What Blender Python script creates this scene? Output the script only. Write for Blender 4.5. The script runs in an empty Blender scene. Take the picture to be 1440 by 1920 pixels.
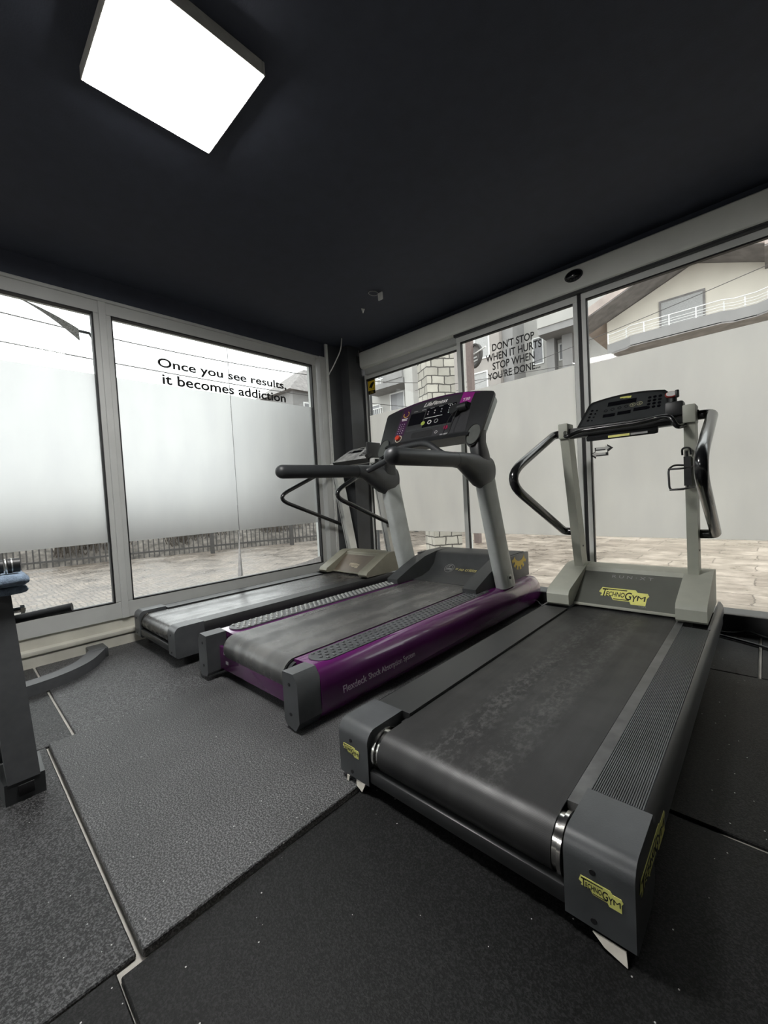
EXPOSURE = 0.0       # view exposure
SKY = 3.3            # overcast sky radiance
PANEL = 92.0         # ceiling panel radiance
OUT = 1.95           # reflectance scale of the outdoor surfaces
FILM = 0.76; FILM_RIGHT = 1.0; FILM_ROUGH = 0.42; FILM_TRANSLUCENT = 0.12
import bpy, bmesh, math, random
from mathutils import Vector, Matrix
random.seed(7)
S = bpy.context.scene
COL = S.collection
# ------------------------------------------------------------------ camera
yaw, pitch, roll, FPX = 0.752119341, -0.0389054142, -0.0542359514, 767.18
ca, sa, cb, sb, cc, sc_ = math.cos(yaw), math.sin(yaw), math.cos(pitch), math.sin(pitch), math.cos(roll), math.sin(roll)
fwd = Vector((-sa*cb, ca*cb, sb)); rt = Vector((ca, sa, 0)); up = rt.cross(fwd)
r2 = cc*rt + sc_*up; u2 = -sc_*rt + cc*up
cam = bpy.data.cameras.new('camera'); camo = bpy.data.objects.new('camera', cam); COL.objects.link(camo)
M = Matrix.Identity(4)
for i in range(3):
    M[i][0] = r2[i]; M[i][1] = u2[i]; M[i][2] = -fwd[i]
M[2][3] = 1.0
camo.matrix_world = M
cam.sensor_fit = 'VERTICAL'; cam.sensor_height = 36.0; cam.lens = FPX*36/1920
cam.clip_start = 0.02; cam.clip_end = 400
S.camera = camo
# ------------------------------------------------------------------ sky, exposure
S.view_settings.view_transform = 'Standard'; S.view_settings.look = 'None'
S.view_settings.gamma = 1.0; S.view_settings.exposure = EXPOSURE; S.view_settings.use_curve_mapping = False
W = bpy.data.worlds.new('overcast'); S.world = W; W.use_nodes = True
wn = W.node_tree.nodes; wl = W.node_tree.links
bg = wn['Background']; bg.inputs['Strength'].default_value = SKY
tc = wn.new('ShaderNodeTexCoord'); nz = wn.new('ShaderNodeTexNoise'); nz.inputs['Scale'].default_value = 2.2
nz.inputs['Detail'].default_value = 4
cr = wn.new('ShaderNodeValToRGB'); cr.color_ramp.elements[0].position = 0.3; cr.color_ramp.elements[1].position = 0.7
cr.color_ramp.elements[0].color = (0.88, 0.90, 0.92, 1); cr.color_ramp.elements[1].color = (1, 1, 1, 1)
wl.new(tc.outputs['Generated'], nz.inputs['Vector']); wl.new(nz.outputs['Fac'], cr.inputs['Fac']); wl.new(cr.outputs['Color'], bg.inputs['Color'])

# ------------------------------------------------------------------ materials
def O(c): return tuple(x*OUT for x in c)
MATS = {}
def node_mat(name):
    m = bpy.data.materials.new(name); m.use_nodes = True
    return m, m.node_tree.nodes, m.node_tree.links, m.node_tree.nodes['Principled BSDF']
def mat(name, col, rough=0.5, metal=0.0, var=0.12, scale=30.0, bump=0.0, bscale=None, spec=0.5, coat=0.0):
    """a plain finish with mild mottling, uneven gloss and optional grain"""
    if name in MATS: return MATS[name]
    m, n, l, p = node_mat(name)
    t = n.new('ShaderNodeTexCoord'); x = n.new('ShaderNodeTexNoise')
    x.inputs['Scale'].default_value = scale; x.inputs['Detail'].default_value = 5
    l.new(t.outputs['Object'], x.inputs['Vector'])
    r = n.new('ShaderNodeValToRGB')
    r.color_ramp.elements[0].position = 0.3; r.color_ramp.elements[1].position = 0.7
    r.color_ramp.elements[0].color = tuple(c*(1-var) for c in col)+(1,)
    r.color_ramp.elements[1].color = tuple(min(1, c*(1+var)) for c in col)+(1,)
    l.new(x.outputs['Fac'], r.inputs['Fac']); l.new(r.outputs['Color'], p.inputs['Base Color'])
    mr = n.new('ShaderNodeMapRange'); mr.inputs['To Min'].default_value = max(0, rough-0.06); mr.inputs['To Max'].default_value = min(1, rough+0.06)
    l.new(x.outputs['Fac'], mr.inputs['Value']); l.new(mr.outputs['Result'], p.inputs['Roughness'])
    p.inputs['Metallic'].default_value = metal; p.inputs['Specular IOR Level'].default_value = spec
    p.inputs['Coat Weight'].default_value = coat
    if bump:
        b = n.new('ShaderNodeBump'); b.inputs['Strength'].default_value = bump; b.inputs['Distance'].default_value = 0.004
        y = n.new('ShaderNodeTexNoise'); y.inputs['Scale'].default_value = bscale or scale*6; y.inputs['Detail'].default_value = 3
        l.new(t.outputs['Object'], y.inputs['Vector']); l.new(y.outputs['Fac'], b.inputs['Height']); l.new(b.outputs['Normal'], p.inputs['Normal'])
    MATS[name] = m
    return m
def emit_mat(name, col, strength):
    m, n, l, p = node_mat(name); p.inputs['Base Color'].default_value = col+(1,)
    p.inputs['Emission Color'].default_value = col+(1,); p.inputs['Emission Strength'].default_value = strength
    MATS[name] = m; return m
def rubber_floor(key='rubber', k=1.0):
    m, n, l, p = node_mat({'rubber': 'crumb_rubber', 'rubber_new_dim': 'new_dimmed_crumb_rubber'}.get(key, 'dimmed_crumb_rubber'))
    t = n.new('ShaderNodeTexCoord'); g = n.new('ShaderNodeTexNoise'); g.inputs['Scale'].default_value = 210; g.inputs['Detail'].default_value = 3; g.inputs['Roughness'].default_value = 0.65
    l.new(t.outputs['Object'], g.inputs['Vector'])
    big = n.new('ShaderNodeTexNoise'); big.inputs['Scale'].default_value = 3.0; big.inputs['Detail'].default_value = 4
    l.new(t.outputs['Object'], big.inputs['Vector'])
    r = n.new('ShaderNodeValToRGB'); e = r.color_ramp.elements
    e[0].position = 0.45; e[0].color = (0.010*k, 0.0105*k, 0.0115*k, 1); e[1].position = 0.62; e[1].color = (0.15*k, 0.151*k, 0.154*k, 1)
    l.new(g.outputs['Fac'], r.inputs['Fac'])
    sp = n.new('ShaderNodeTexVoronoi'); sp.inputs['Scale'].default_value = 40; l.new(t.outputs['Object'], sp.inputs['Vector'])
    lt = n.new('ShaderNodeMath'); lt.operation = 'LESS_THAN'; lt.inputs[1].default_value = 0.075; l.new(sp.outputs['Distance'], lt.inputs[0])
    # only some cells carry a pale fleck
    sx = n.new('ShaderNodeSeparateColor'); l.new(sp.outputs['Color'], sx.inputs['Color'])
    gt = n.new('ShaderNodeMath'); gt.operation = 'GREATER_THAN'; gt.inputs[1].default_value = 0.72; l.new(sx.outputs['Red'], gt.inputs[0])
    mu = n.new('ShaderNodeMath'); mu.operation = 'MULTIPLY'; l.new(lt.outputs[0], mu.inputs[0]); l.new(gt.outputs[0], mu.inputs[1])
    mx = n.new('ShaderNodeMix'); mx.data_type = 'RGBA'; mx.inputs['B'].default_value = (0.5, 0.5, 0.48, 1)
    l.new(mu.outputs[0], mx.inputs['Factor']); l.new(r.outputs['Color'], mx.inputs['A'])
    # dust: large soft patches
    br = n.new('ShaderNodeMapRange'); br.inputs['From Min'].default_value = 0.3; br.inputs['From Max'].default_value = 0.7
    br.inputs['To Min'].default_value = 0.75; br.inputs['To Max'].default_value = 1.2; l.new(big.outputs['Fac'], br.inputs['Value'])
    vm = n.new('ShaderNodeVectorMath'); vm.operation = 'SCALE'; l.new(mx.outputs['Result'], vm.inputs[0]); l.new(br.outputs['Result'], vm.inputs['Scale'])
    l.new(vm.outputs['Vector'], p.inputs['Base Color'])
    rr = n.new('ShaderNodeMapRange'); rr.inputs['To Min'].default_value = 0.46; rr.inputs['To Max'].default_value = 0.60
    l.new(big.outputs['Fac'], rr.inputs['Value']); l.new(rr.outputs['Result'], p.inputs['Roughness'])
    b = n.new('ShaderNodeBump'); b.inputs['Strength'].default_value = 0.4; b.inputs['Distance'].default_value = 0.003
    l.new(g.outputs['Fac'], b.inputs['Height']); l.new(b.outputs['Normal'], p.inputs['Normal'])
    p.inputs['Specular IOR Level'].default_value = 0.5 if key == 'rubber' else (0.2 if key == 'rubber_new_dim' else 0.35)
    MATS[key] = m; return m
def glass_mat():
    m, n, l, p = node_mat('clear_glass'); out = n['Material Output']
    tr = n.new('ShaderNodeBsdfTransparent'); tr.inputs['Color'].default_value = (0.93, 0.95, 0.94, 1)
    gl = n.new('ShaderNodeBsdfGlossy'); gl.inputs['Roughness'].default_value = 0.03
    fr = n.new('ShaderNodeFresnel'); fr.inputs['IOR'].default_value = 1.22
    mx = n.new('ShaderNodeMixShader'); l.new(fr.outputs['Fac'], mx.inputs['Fac']); l.new(tr.outputs[0], mx.inputs[1]); l.new(gl.outputs[0], mx.inputs[2])
    l.new(mx.outputs[0], out.inputs['Surface']); n.remove(p)
    MATS['glass'] = m; return m
def film_mat(key='film', trans=None, tint=FILM):
    """sandblast window film: blurs what lies behind it, with faint wipe marks"""
    m, n, l, p = node_mat('frosted_vinyl_film' if key == 'film' else 'brightened_vinyl_film'); out = n['Material Output']  # right panes: copy of the film with extra brightness put into tint and scatter
    t = n.new('ShaderNodeTexCoord'); mp = n.new('ShaderNodeMapping'); mp.inputs['Scale'].default_value = (3, 3, 0.9)
    x = n.new('ShaderNodeTexNoise'); x.inputs['Scale'].default_value = 2.0; x.inputs['Detail'].default_value = 6
    l.new(t.outputs['Object'], mp.inputs['Vector']); l.new(mp.outputs['Vector'], x.inputs['Vector'])
    r = n.new('ShaderNodeValToRGB'); r.color_ramp.elements[0].position = 0.25; r.color_ramp.elements[1].position = 0.75
    a, b = tint*0.93, tint
    r.color_ramp.elements[0].color = (a, a, a, 1); r.color_ramp.elements[1].color = (b, b, b*0.99, 1)
    l.new(x.outputs['Fac'], r.inputs['Fac'])
    rf = n.new('ShaderNodeBsdfRefraction'); rf.inputs['IOR'].default_value = 1.45; rf.inputs['Roughness'].default_value = FILM_ROUGH
    l.new(r.outputs['Color'], rf.inputs['Color'])
    tl = n.new('ShaderNodeBsdfTranslucent'); l.new(r.outputs['Color'], tl.inputs['Color'])
    mx = n.new('ShaderNodeMixShader'); mx.inputs['Fac'].default_value = FILM_TRANSLUCENT if trans is None else trans
    l.new(rf.outputs[0], mx.inputs[1]); l.new(tl.outputs[0], mx.inputs[2])
    df = n.new('ShaderNodeBsdfDiffuse'); df.inputs['Color'].default_value = (0.5, 0.5, 0.5, 1)
    m2 = n.new('ShaderNodeMixShader'); m2.inputs['Fac'].default_value = 0.12 if key == 'film' else 0.04
    l.new(mx.outputs[0], m2.inputs[1]); l.new(df.outputs[0], m2.inputs[2]); l.new(m2.outputs[0], out.inputs['Surface']); n.remove(p)
    MATS[key] = m; return m
def paving_mat(key='paving', k=0.80, bs=0.55):
    m, n, l, p = node_mat('wet_cobble_paving' if key == 'paving' else 'wet_pale_slabs')
    t = n.new('ShaderNodeTexCoord'); br = n.new('ShaderNodeTexBrick')
    br.inputs['Scale'].default_value = 1.6; br.inputs['Mortar Size'].default_value = 0.011; br.inputs['Mortar Smooth'].default_value = 0.4
    br.inputs['Brick Width'].default_value = 0.30*bs; br.inputs['Row Height'].default_value = 0.15*bs
    br.inputs['Color1'].default_value = O(tuple(v*k for v in (0.165, 0.145, 0.125)))+(1,); br.inputs['Color2'].default_value = O(tuple(v*k for v in (0.115, 0.098, 0.083)))+(1,); br.inputs['Mortar'].default_value = O(tuple(v*k for v in (0.055, 0.046, 0.039)))+(1,)
    nz = n.new('ShaderNodeTexNoise'); nz.inputs['Scale'].default_value = 2.6; nz.inputs['Detail'].default_value = 10; nz.inputs['Roughness'].default_value = 0.75
    l.new(t.outputs['Object'], nz.inputs['Vector'])
    ad = n.new('ShaderNodeMix'); ad.data_type = 'VECTOR'; ad.inputs['Factor'].default_value = 0.16
    l.new(t.outputs['Object'], ad.inputs['A']); l.new(nz.outputs['Color'], ad.inputs['B']); l.new(ad.outputs['Result'], br.inputs['Vector'])
    r = n.new('ShaderNodeValToRGB'); r.color_ramp.elements[0].position = 0.35; r.color_ramp.elements[1].position = 0.68
    r.color_ramp.elements[0].color = (0.36, 0.32, 0.28, 1); r.color_ramp.elements[1].color = (1.35, 1.32, 1.28, 1)
    l.new(nz.outputs['Fac'], r.inputs['Fac'])
    mx = n.new('ShaderNodeMix'); mx.data_type = 'RGBA'; mx.blend_type = 'MULTIPLY'; mx.inputs['Factor'].default_value = 1
    l.new(br.outputs['Color'], mx.inputs['A']); l.new(r.outputs['Color'], mx.inputs['B']); l.new(mx.outputs['Result'], p.inputs['Base Color'])
    rr = n.new('ShaderNodeMapRange'); rr.inputs['From Min'].default_value = 0.35; rr.inputs['From Max'].default_value = 0.65
    rr.inputs['To Min'].default_value = 0.22; rr.inputs['To Max'].default_value = 0.62
    l.new(nz.outputs['Fac'], rr.inputs['Value']); l.new(rr.outputs['Result'], p.inputs['Roughness'])
    b = n.new('ShaderNodeBump'); b.inputs['Strength'].default_value = 0.6; b.inputs['Distance'].default_value = 0.02
    l.new(nz.outputs['Fac'], b.inputs['Height']); l.new(b.outputs['Normal'], p.inputs['Normal'])
    MATS[key] = m; return m
def block_mat():
    m, n, l, p = node_mat('cut_stone_blocks')
    t = n.new('ShaderNodeTexCoord'); br = n.new('ShaderNodeTexBrick')
    br.inputs['Scale'].default_value = 1.0; br.inputs['Mortar Size'].default_value = 0.011
    br.inputs['Brick Width'].default_value = 0.235; br.inputs['Row Height'].default_value = 0.155
    br.inputs['Color1'].default_value = O((0.22, 0.21, 0.188))+(1,); br.inputs['Color2'].default_value = O((0.155, 0.148, 0.132))+(1,); br.inputs['Mortar'].default_value = O((0.04, 0.037, 0.034))+(1,)
    nz = n.new('ShaderNodeTexNoise'); nz.inputs['Scale'].default_value = 5; nz.inputs['Detail'].default_value = 8
    l.new(t.outputs['UV'], nz.inputs['Vector'])
    ad = n.new('ShaderNodeMix'); ad.data_type = 'VECTOR'; ad.inputs['Factor'].default_value = 0.05
    l.new(t.outputs['UV'], ad.inputs['A']); l.new(nz.outputs['Color'], ad.inputs['B']); l.new(ad.outputs['Result'], br.inputs['Vector'])
    r = n.new('ShaderNodeValToRGB'); r.color_ramp.elements[0].color = (0.75, 0.74, 0.72, 1); r.color_ramp.elements[1].color = (1.2, 1.2, 1.18, 1)
    l.new(nz.outputs['Fac'], r.inputs['Fac'])
    mx = n.new('ShaderNodeMix'); mx.data_type = 'RGBA'; mx.blend_type = 'MULTIPLY'; mx.inputs['Factor'].default_value = 1
    l.new(br.outputs['Color'], mx.inputs['A']); l.new(r.outputs['Color'], mx.inputs['B']); l.new(mx.outputs['Result'], p.inputs['Base Color'])
    p.inputs['Roughness'].default_value = 0.9
    b = n.new('ShaderNodeBump'); b.inputs['Strength'].default_value = 0.8; b.inputs['Distance'].default_value = 0.02; b.invert = True
    l.new(br.outputs['Fac'], b.inputs['Height']); l.new(b.outputs['Normal'], p.inputs['Normal'])
    MATS['blocks'] = m; return m
def belt_mat(name, base, hi, rough, streak, lanes=False):
    """running belt: fine weave, with worn streaks along the running direction (object Y)"""
    m, n, l, p = node_mat(name)
    t = n.new('ShaderNodeTexCoord'); mp = n.new('ShaderNodeMapping'); mp.inputs['Scale'].default_value = (14, 0.7, 1)
    x = n.new('ShaderNodeTexNoise'); x.inputs['Scale'].default_value = 1.0; x.inputs['Detail'].default_value = 6
    l.new(t.outputs['Object'], mp.inputs['Vector']); l.new(mp.outputs['Vector'], x.inputs['Vector'])
    blot = n.new('ShaderNodeTexNoise'); blot.inputs['Scale'].default_value = 9; blot.inputs['Detail'].default_value = 7
    l.new(t.outputs['Object'], blot.inputs['Vector'])
    mu = n.new('ShaderNodeMix'); mu.data_type = 'FLOAT'; mu.inputs['Factor'].default_value = 0.4
    l.new(x.outputs['Fac'], mu.inputs['A']); l.new(blot.outputs['Fac'], mu.inputs['B'])
    r = n.new('ShaderNodeValToRGB'); r.color_ramp.elements[0].position = 0.4; r.color_ramp.elements[1].position = 0.66
    r.color_ramp.elements[0].color = base+(1,); r.color_ramp.elements[1].color = hi+(1,)
    l.new(mu.outputs['Result'], r.inputs['Fac']); l.new(r.outputs['Color'], p.inputs['Base Color'])
    mr = n.new('ShaderNodeMapRange'); mr.inputs['From Min'].default_value = 0.35; mr.inputs['From Max'].default_value = 0.65
    mr.inputs['To Min'].default_value = rough+streak; mr.inputs['To Max'].default_value = rough-streak
    l.new(mu.outputs['Result'], mr.inputs['Value']); l.new(mr.outputs['Result'], p.inputs['Roughness'])
    if lanes:   # two scuffed tracks where feet land
        sx = n.new('ShaderNodeSeparateXYZ'); l.new(t.outputs['Object'], sx.inputs[0])
        ab = n.new('ShaderNodeMath'); ab.operation = 'ABSOLUTE'; l.new(sx.outputs['X'], ab.inputs[0])
        sb = n.new('ShaderNodeMath'); sb.operation = 'SUBTRACT'; sb.inputs[1].default_value = 0.075; l.new(ab.outputs[0], sb.inputs[0])
        a2 = n.new('ShaderNodeMath'); a2.operation = 'ABSOLUTE'; l.new(sb.outputs[0], a2.inputs[0])
        lm = n.new('ShaderNodeMapRange'); lm.inputs['From Min'].default_value = 0.02; lm.inputs['From Max'].default_value = 0.085
        lm.inputs['To Min'].default_value = 1; lm.inputs['To Max'].default_value = 0; l.new(a2.outputs[0], lm.inputs['Value'])
        m3 = n.new('ShaderNodeMapping'); m3.inputs['Scale'].default_value = (34, 20, 1); l.new(t.outputs['Object'], m3.inputs['Vector'])
        sc = n.new('ShaderNodeTexNoise'); sc.inputs['Scale'].default_value = 1.6; sc.inputs['Detail'].default_value = 6; sc.inputs['Roughness'].default_value = 0.7; l.new(m3.outputs['Vector'], sc.inputs['Vector'])
        sr = n.new('ShaderNodeMapRange'); sr.inputs['From Min'].default_value = 0.46; sr.inputs['From Max'].default_value = 0.66; l.new(sc.outputs['Fac'], sr.inputs['Value'])
        mm = n.new('ShaderNodeMath'); mm.operation = 'MULTIPLY'; gz = n.new('ShaderNodeMath'); gz.operation = 'GREATER_THAN'; gz.inputs[1].default_value = 0.195; l.new(sx.outputs['Z'], gz.inputs[0]); g2 = n.new('ShaderNodeMath'); g2.operation = 'MULTIPLY'; l.new(gz.outputs[0], g2.inputs[0]); l.new(sr.outputs['Result'], g2.inputs[1]); l.new(lm.outputs['Result'], mm.inputs[0]); l.new(g2.outputs[0], mm.inputs[1])
        cx = n.new('ShaderNodeMix'); cx.data_type = 'RGBA'; cx.inputs['B'].default_value = (0.075, 0.075, 0.073, 1)
        l.new(mm.outputs[0], cx.inputs['Factor']); l.new(r.outputs['Color'], cx.inputs['A']); l.new(cx.outputs['Result'], p.inputs['Base Color'])
    w = n.new('ShaderNodeTexWave'); w.inputs['Scale'].default_value = 120; w.bands_direction = 'DIAGONAL'; l.new(t.outputs['Object'], w.inputs['Vector'])
    b = n.new('ShaderNodeBump'); b.inputs['Strength'].default_value = 0.12; b.inputs['Distance'].default_value = 0.001
    l.new(w.outputs['Fac'], b.inputs['Height']); l.new(b.outputs['Normal'], p.inputs['Normal'])
    MATS[name] = m; return m
rubber_floor(); rubber_floor('rubber_new_dim', 0.11); rubber_floor('rubber_dimmed', 0.62); glass_mat(); film_mat(); paving_mat('slabs', 1.3, 4.0); film_mat('film_bright', 0.85, FILM_RIGHT); paving_mat(); block_mat()
BELT_RUN = belt_mat('run_belt', (0.015, 0.015, 0.0155), (0.028, 0.028, 0.028), 0.44, 0.06, True)
BELT_LF = belt_mat('worn_shiny_belt', (0.045, 0.045, 0.045), (0.125, 0.123, 0.118), 0.31, 0.11)
BELT_OLD = belt_mat('polished_belt', (0.03, 0.029, 0.028), (0.075, 0.073, 0.071), 0.28, 0.1)
CEIL = mat('matt_navy_black_paint', (0.046, 0.052, 0.071), 0.75, var=0.08, scale=12, bump=0.25, bscale=140, spec=0.25)
COLUMN = mat('dark_grey_column_paint', (0.055, 0.058, 0.063), 0.55, var=0.1, scale=8, spec=0.4)
WALLB = mat('matt_black_paint', (0.022, 0.023, 0.026), 0.6, var=0.1, scale=10, bump=0.15, bscale=120, spec=0.3)
FRAME = mat('grey_aluminium_frame', (0.47, 0.48, 0.465), 0.42, var=0.05, scale=6, spec=0.5)
FRAMEL = mat('pale_aluminium_frame', (0.72, 0.73, 0.70), 0.42, var=0.05, scale=6, spec=0.5)
BEAM = mat('painted_steel_beam', (0.76, 0.77, 0.72), 0.5, var=0.05, scale=5)
SILL = mat('pale_marble_sill', (0.50, 0.49, 0.43), 0.45, var=0.1, scale=7)
CONC = mat('pale_concrete', (0.48, 0.46, 0.42), 0.8, var=0.15, scale=9)
BLACK = mat('black_plastic', (0.014, 0.015, 0.016), 0.42, var=0.15, scale=25, bump=0.1, bscale=300)
GASKET = mat('black_rubber_gasket', (0.006, 0.006, 0.007), 0.6)
CHAR = mat('charcoal_plastic', (0.045, 0.048, 0.05), 0.42, var=0.12, scale=14, bump=0.08, bscale=300)
GREYP = mat('scuffed_grey_plastic', (0.068, 0.072, 0.076), 0.40, var=0.22, scale=9, bump=0.08, bscale=260)
TRAY = mat('black_painted_steel', (0.016, 0.017, 0.018), 0.4)
SAGE = mat('sage_grey_plastic', (0.40, 0.41, 0.35), 0.5, var=0.06, scale=12)
SAGEB = mat('yellowed_plastic', (0.27, 0.258, 0.20), 0.5, var=0.1, scale=10)
PLATE = mat('satin_grey_green_plate', (0.115, 0.12, 0.105), 0.38, var=0.06, scale=10)
PLATEB = mat('brown_grey_plate', (0.165, 0.132, 0.098), 0.4, var=0.12, scale=14)
SILVER = mat('scratched_silver_paint', (0.50, 0.53, 0.515), 0.40, metal=0.0, var=0.1, scale=10)
ALU = mat('brushed_aluminium', (0.55, 0.56, 0.55), 0.35, metal=0.7, var=0.1, scale=8)
CHROME = mat('chrome', (0.7, 0.69, 0.66), 0.16, metal=1.0, var=0.1)
TUBE = mat('gloss_black_tube', (0.010, 0.0105, 0.011), 0.22, var=0.1, coat=0.3)
GRIP = mat('soft_black_grip', (0.022, 0.024, 0.026), 0.45, var=0.1, scale=60)
PURPLE = mat('gloss_purple_paint', (0.105, 0.012, 0.105), 0.22, var=0.06, scale=6, coat=0.6)
MAG = mat('magenta_print', (0.22, 0.012, 0.17), 0.4)
DPURP = mat('dark_purple_print', (0.045, 0.008, 0.048), 0.4)
YEL = mat('yellow_sticker', (0.82, 0.80, 0.24), 0.5, var=0.06)
GOLD = mat('golden_yellow_sticker', (0.75, 0.52, 0.03), 0.5, var=0.05)
INK = mat('black_vinyl', (0.008, 0.008, 0.009), 0.5)
WHITEP = mat('white_print', (0.72, 0.72, 0.70), 0.5)
GREYPR = mat('grey_print', (0.30, 0.30, 0.30), 0.5)
RED = mat('red_button', (0.55, 0.05, 0.02), 0.35)
SCREEN = mat('dark_display', (0.006, 0.006, 0.008), 0.12)
OVAL = mat('grey_oval_grille', (0.055, 0.06, 0.054), 0.6)
TAPE = mat('torn_paper_tape', (0.55, 0.52, 0.46), 0.8)
STEELG = mat('grey_powder_coat', (0.08, 0.083, 0.088), 0.45, var=0.1)
TOWEL = mat('blue_terry_cloth', (0.17, 0.225, 0.30), 0.95, var=0.3, scale=60, bump=1.0, bscale=220)
LOUV = mat('white_shell', (0.62, 0.62, 0.6), 0.5)
RENDERW = mat('off_white_render', O((0.195, 0.190, 0.180)), 0.9, var=0.06, scale=2)
RENDERB = mat('beige_render', O((0.165, 0.152, 0.142)), 0.9, var=0.08, scale=2)
RENDERG = mat('cool_grey_render', O((0.125, 0.122, 0.12)), 0.9, var=0.08, scale=2)
SOFFIT = mat('weathered_brown_soffit', O((0.115, 0.108, 0.105)), 0.9, var=0.25, scale=4)
ROOFT = mat('weathered_roof', O((0.20, 0.17, 0.155)), 0.9, var=0.2, scale=3)
SHUT = mat('grey_roller_shutter', O((0.19, 0.188, 0.185)), 0.7)
WHITEM = mat('white_railing_paint', O((0.36, 0.36, 0.355)), 0.6)
IRON = mat('dark_iron', O((0.03, 0.028, 0.027)), 0.7)
BANKM = mat('dry_scrub_bank', O((0.058, 0.052, 0.046)), 1.0, var=0.6, scale=7, bump=0.8, bscale=9)
TWIG = mat('dry_twigs', O((0.055, 0.047, 0.04)), 1.0)
POLEM = mat('brown_steel_pole', O((0.085, 0.065, 0.06)), 0.7)
LAMP = emit_mat('lit_diffuser', (1.0, 0.985, 0.96), PANEL)

# ------------------------------------------------------------------ object helpers
def tag(o, label=None, cat=None, group=None, kind=None):
    if label: o['label'] = label
    if cat: o['category'] = cat
    if group: o['group'] = group
    if kind: o['kind'] = kind
    return o
def thing(name, loc, label, cat, group=None):
    o = bpy.data.objects.new(name, None); COL.objects.link(o); o.location = loc; o.empty_display_size = 0.1
    return tag(o, label, cat, group)
def root_loc(o):
    v = Vector((0, 0, 0))
    while o is not None:
        v += Vector(o.location); o = o.parent
    return v
def smooth(me, ang=35):
    me.polygons.foreach_set('use_smooth', [True]*len(me.polygons))
    try: me.set_sharp_from_angle(angle=math.radians(ang))
    except Exception: pass
def obj(name, bm, m, parent=None, loc=(0, 0, 0), label=None, cat=None, group=None, kind=None, ang=35):
    """bm is in world coordinates; it becomes ONE mesh object, under parent if given"""
    base = root_loc(parent) + Vector(loc)
    bmesh.ops.recalc_face_normals(bm, faces=bm.faces)
    bmesh.ops.translate(bm, verts=bm.verts, vec=-base)
    me = bpy.data.meshes.new(name); bm.to_mesh(me); bm.free()
    for mm in (m if isinstance(m, (list, tuple)) else [m]): me.materials.append(mm)
    smooth(me, ang)
    o = bpy.data.objects.new(name, me); COL.objects.link(o); o.location = loc
    if parent: o.parent = parent
    return tag(o, label, cat, group, kind)
def BM(): return bmesh.new()
def add_box(bm, x0, x1, y0, y1, z0, z1, bev=0.0, seg=2):
    g = bmesh.ops.create_cube(bm, size=1.0)
    vs = g['verts']
    for v in vs:
        v.co = Vector(((x0+x1)/2 + v.co.x*(x1-x0), (y0+y1)/2 + v.co.y*(y1-y0), (z0+z1)/2 + v.co.z*(z1-z0)))
    if bev > 0:
        es = list({e for v in vs for e in v.link_edges})
        r = bmesh.ops.bevel(bm, geom=es, offset=bev, segments=seg, affect='EDGES', profile=0.5)
        vs = list({v for f in r['faces'] for v in f.verts} | {v for v in vs if v.is_valid})
    return vs
def bx(*a, **k):
    bm = BM(); add_box(bm, *a, **k); return bm
def add_loft(bm, rings, close=True, caps=True):
    """rings: lists of points, all the same length"""
    R = [[bm.verts.new(p) for p in r] for r in rings]
    n = len(R[0])
    for a, b in zip(R, R[1:]):
        for i in range(n if close else n-1):
            j = (i+1) % n
            bm.faces.new((a[i], a[j], b[j], b[i]))
    if caps and close:
        bm.faces.new(R[0][::-1]); bm.faces.new(R[-1])
    return R
def prism_x(bm, prof, x0, x1):      # prof of (y, z)
    return add_loft(bm, [[(x0, y, z) for y, z in prof], [(x1, y, z) for y, z in prof]])
def prism_y(bm, prof, y0, y1):      # prof of (x, z)
    return add_loft(bm, [[(x, y0, z) for x, z in prof], [(x, y1, z) for x, z in prof]])
def prism_z(bm, prof, z0, z1):      # prof of (x, y)
    return add_loft(bm, [[(x, y, z0) for x, y in prof], [(x, y, z1) for x, y in prof]])
def bevel_sharp(bm, off, seg=2, ang=30):
    es = [e for e in bm.edges if len(e.link_faces) == 2 and e.calc_face_angle(0) > math.radians(ang)]
    bmesh.ops.bevel(bm, geom=es, offset=off, segments=seg, affect='EDGES', profile=0.5, clamp_overlap=True)
    return bm
def fillet(pts, r, n=6):
    """round the inner corners of a polyline"""
    P = [Vector(p) for p in pts]; out = [P[0]]
    rr = r if isinstance(r, (list, tuple)) else [r]*(len(P)-2)
    for i in range(1, len(P)-1):
        a, b, c = P[i-1], P[i], P[i+1]
        d = min(rr[i-1], (a-b).length*0.48, (c-b).length*0.48)
        p0 = b + (a-b).normalized()*d; p1 = b + (c-b).normalized()*d
        for k in range(n+1):
            t = k/n; out.append(p0*(1-t)**2 + b*2*t*(1-t) + p1*t*t)
    out.append(P[-1]); return out
def add_tube(bm, pts, r, seg=12, cap=True):
    P = [Vector(p) for p in pts]; rad = r if isinstance(r, (list, tuple)) else [r]*len(P)
    rings = []; ref = None
    for i, p in enumerate(P):
        d = (P[min(i+1, len(P)-1)] - P[max(i-1, 0)]).normalized()
        if ref is None:
            ref = Vector((0, 0, 1)) if abs(d.z) < 0.9 else Vector((1, 0, 0))
        a = (ref - d*ref.dot(d)).normalized(); b = d.cross(a); ref = a
        rings.append([p + (a*math.cos(2*math.pi*k/seg) + b*math.sin(2*math.pi*k/seg))*rad[i] for k in range(seg)])
    add_loft(bm, rings, True, cap)
def tube(pts, r, seg=12):
    bm = BM(); add_tube(bm, pts, r, seg); return bm
def capsule_pts(a, b, r, n=5):
    """radii and points for a rod from a to b with a domed end at a"""
    a, b = Vector(a), Vector(b); d = (b-a).normalized(); pts = []; rad = []
    for k in range(n+1):
        t = math.pi/2*k/n; pts.append(a + d*(r*(1-math.cos(t)))); rad.append(max(r*math.sin(t), 0.0008))
    pts.append(b); rad.append(r); return pts, rad
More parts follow.
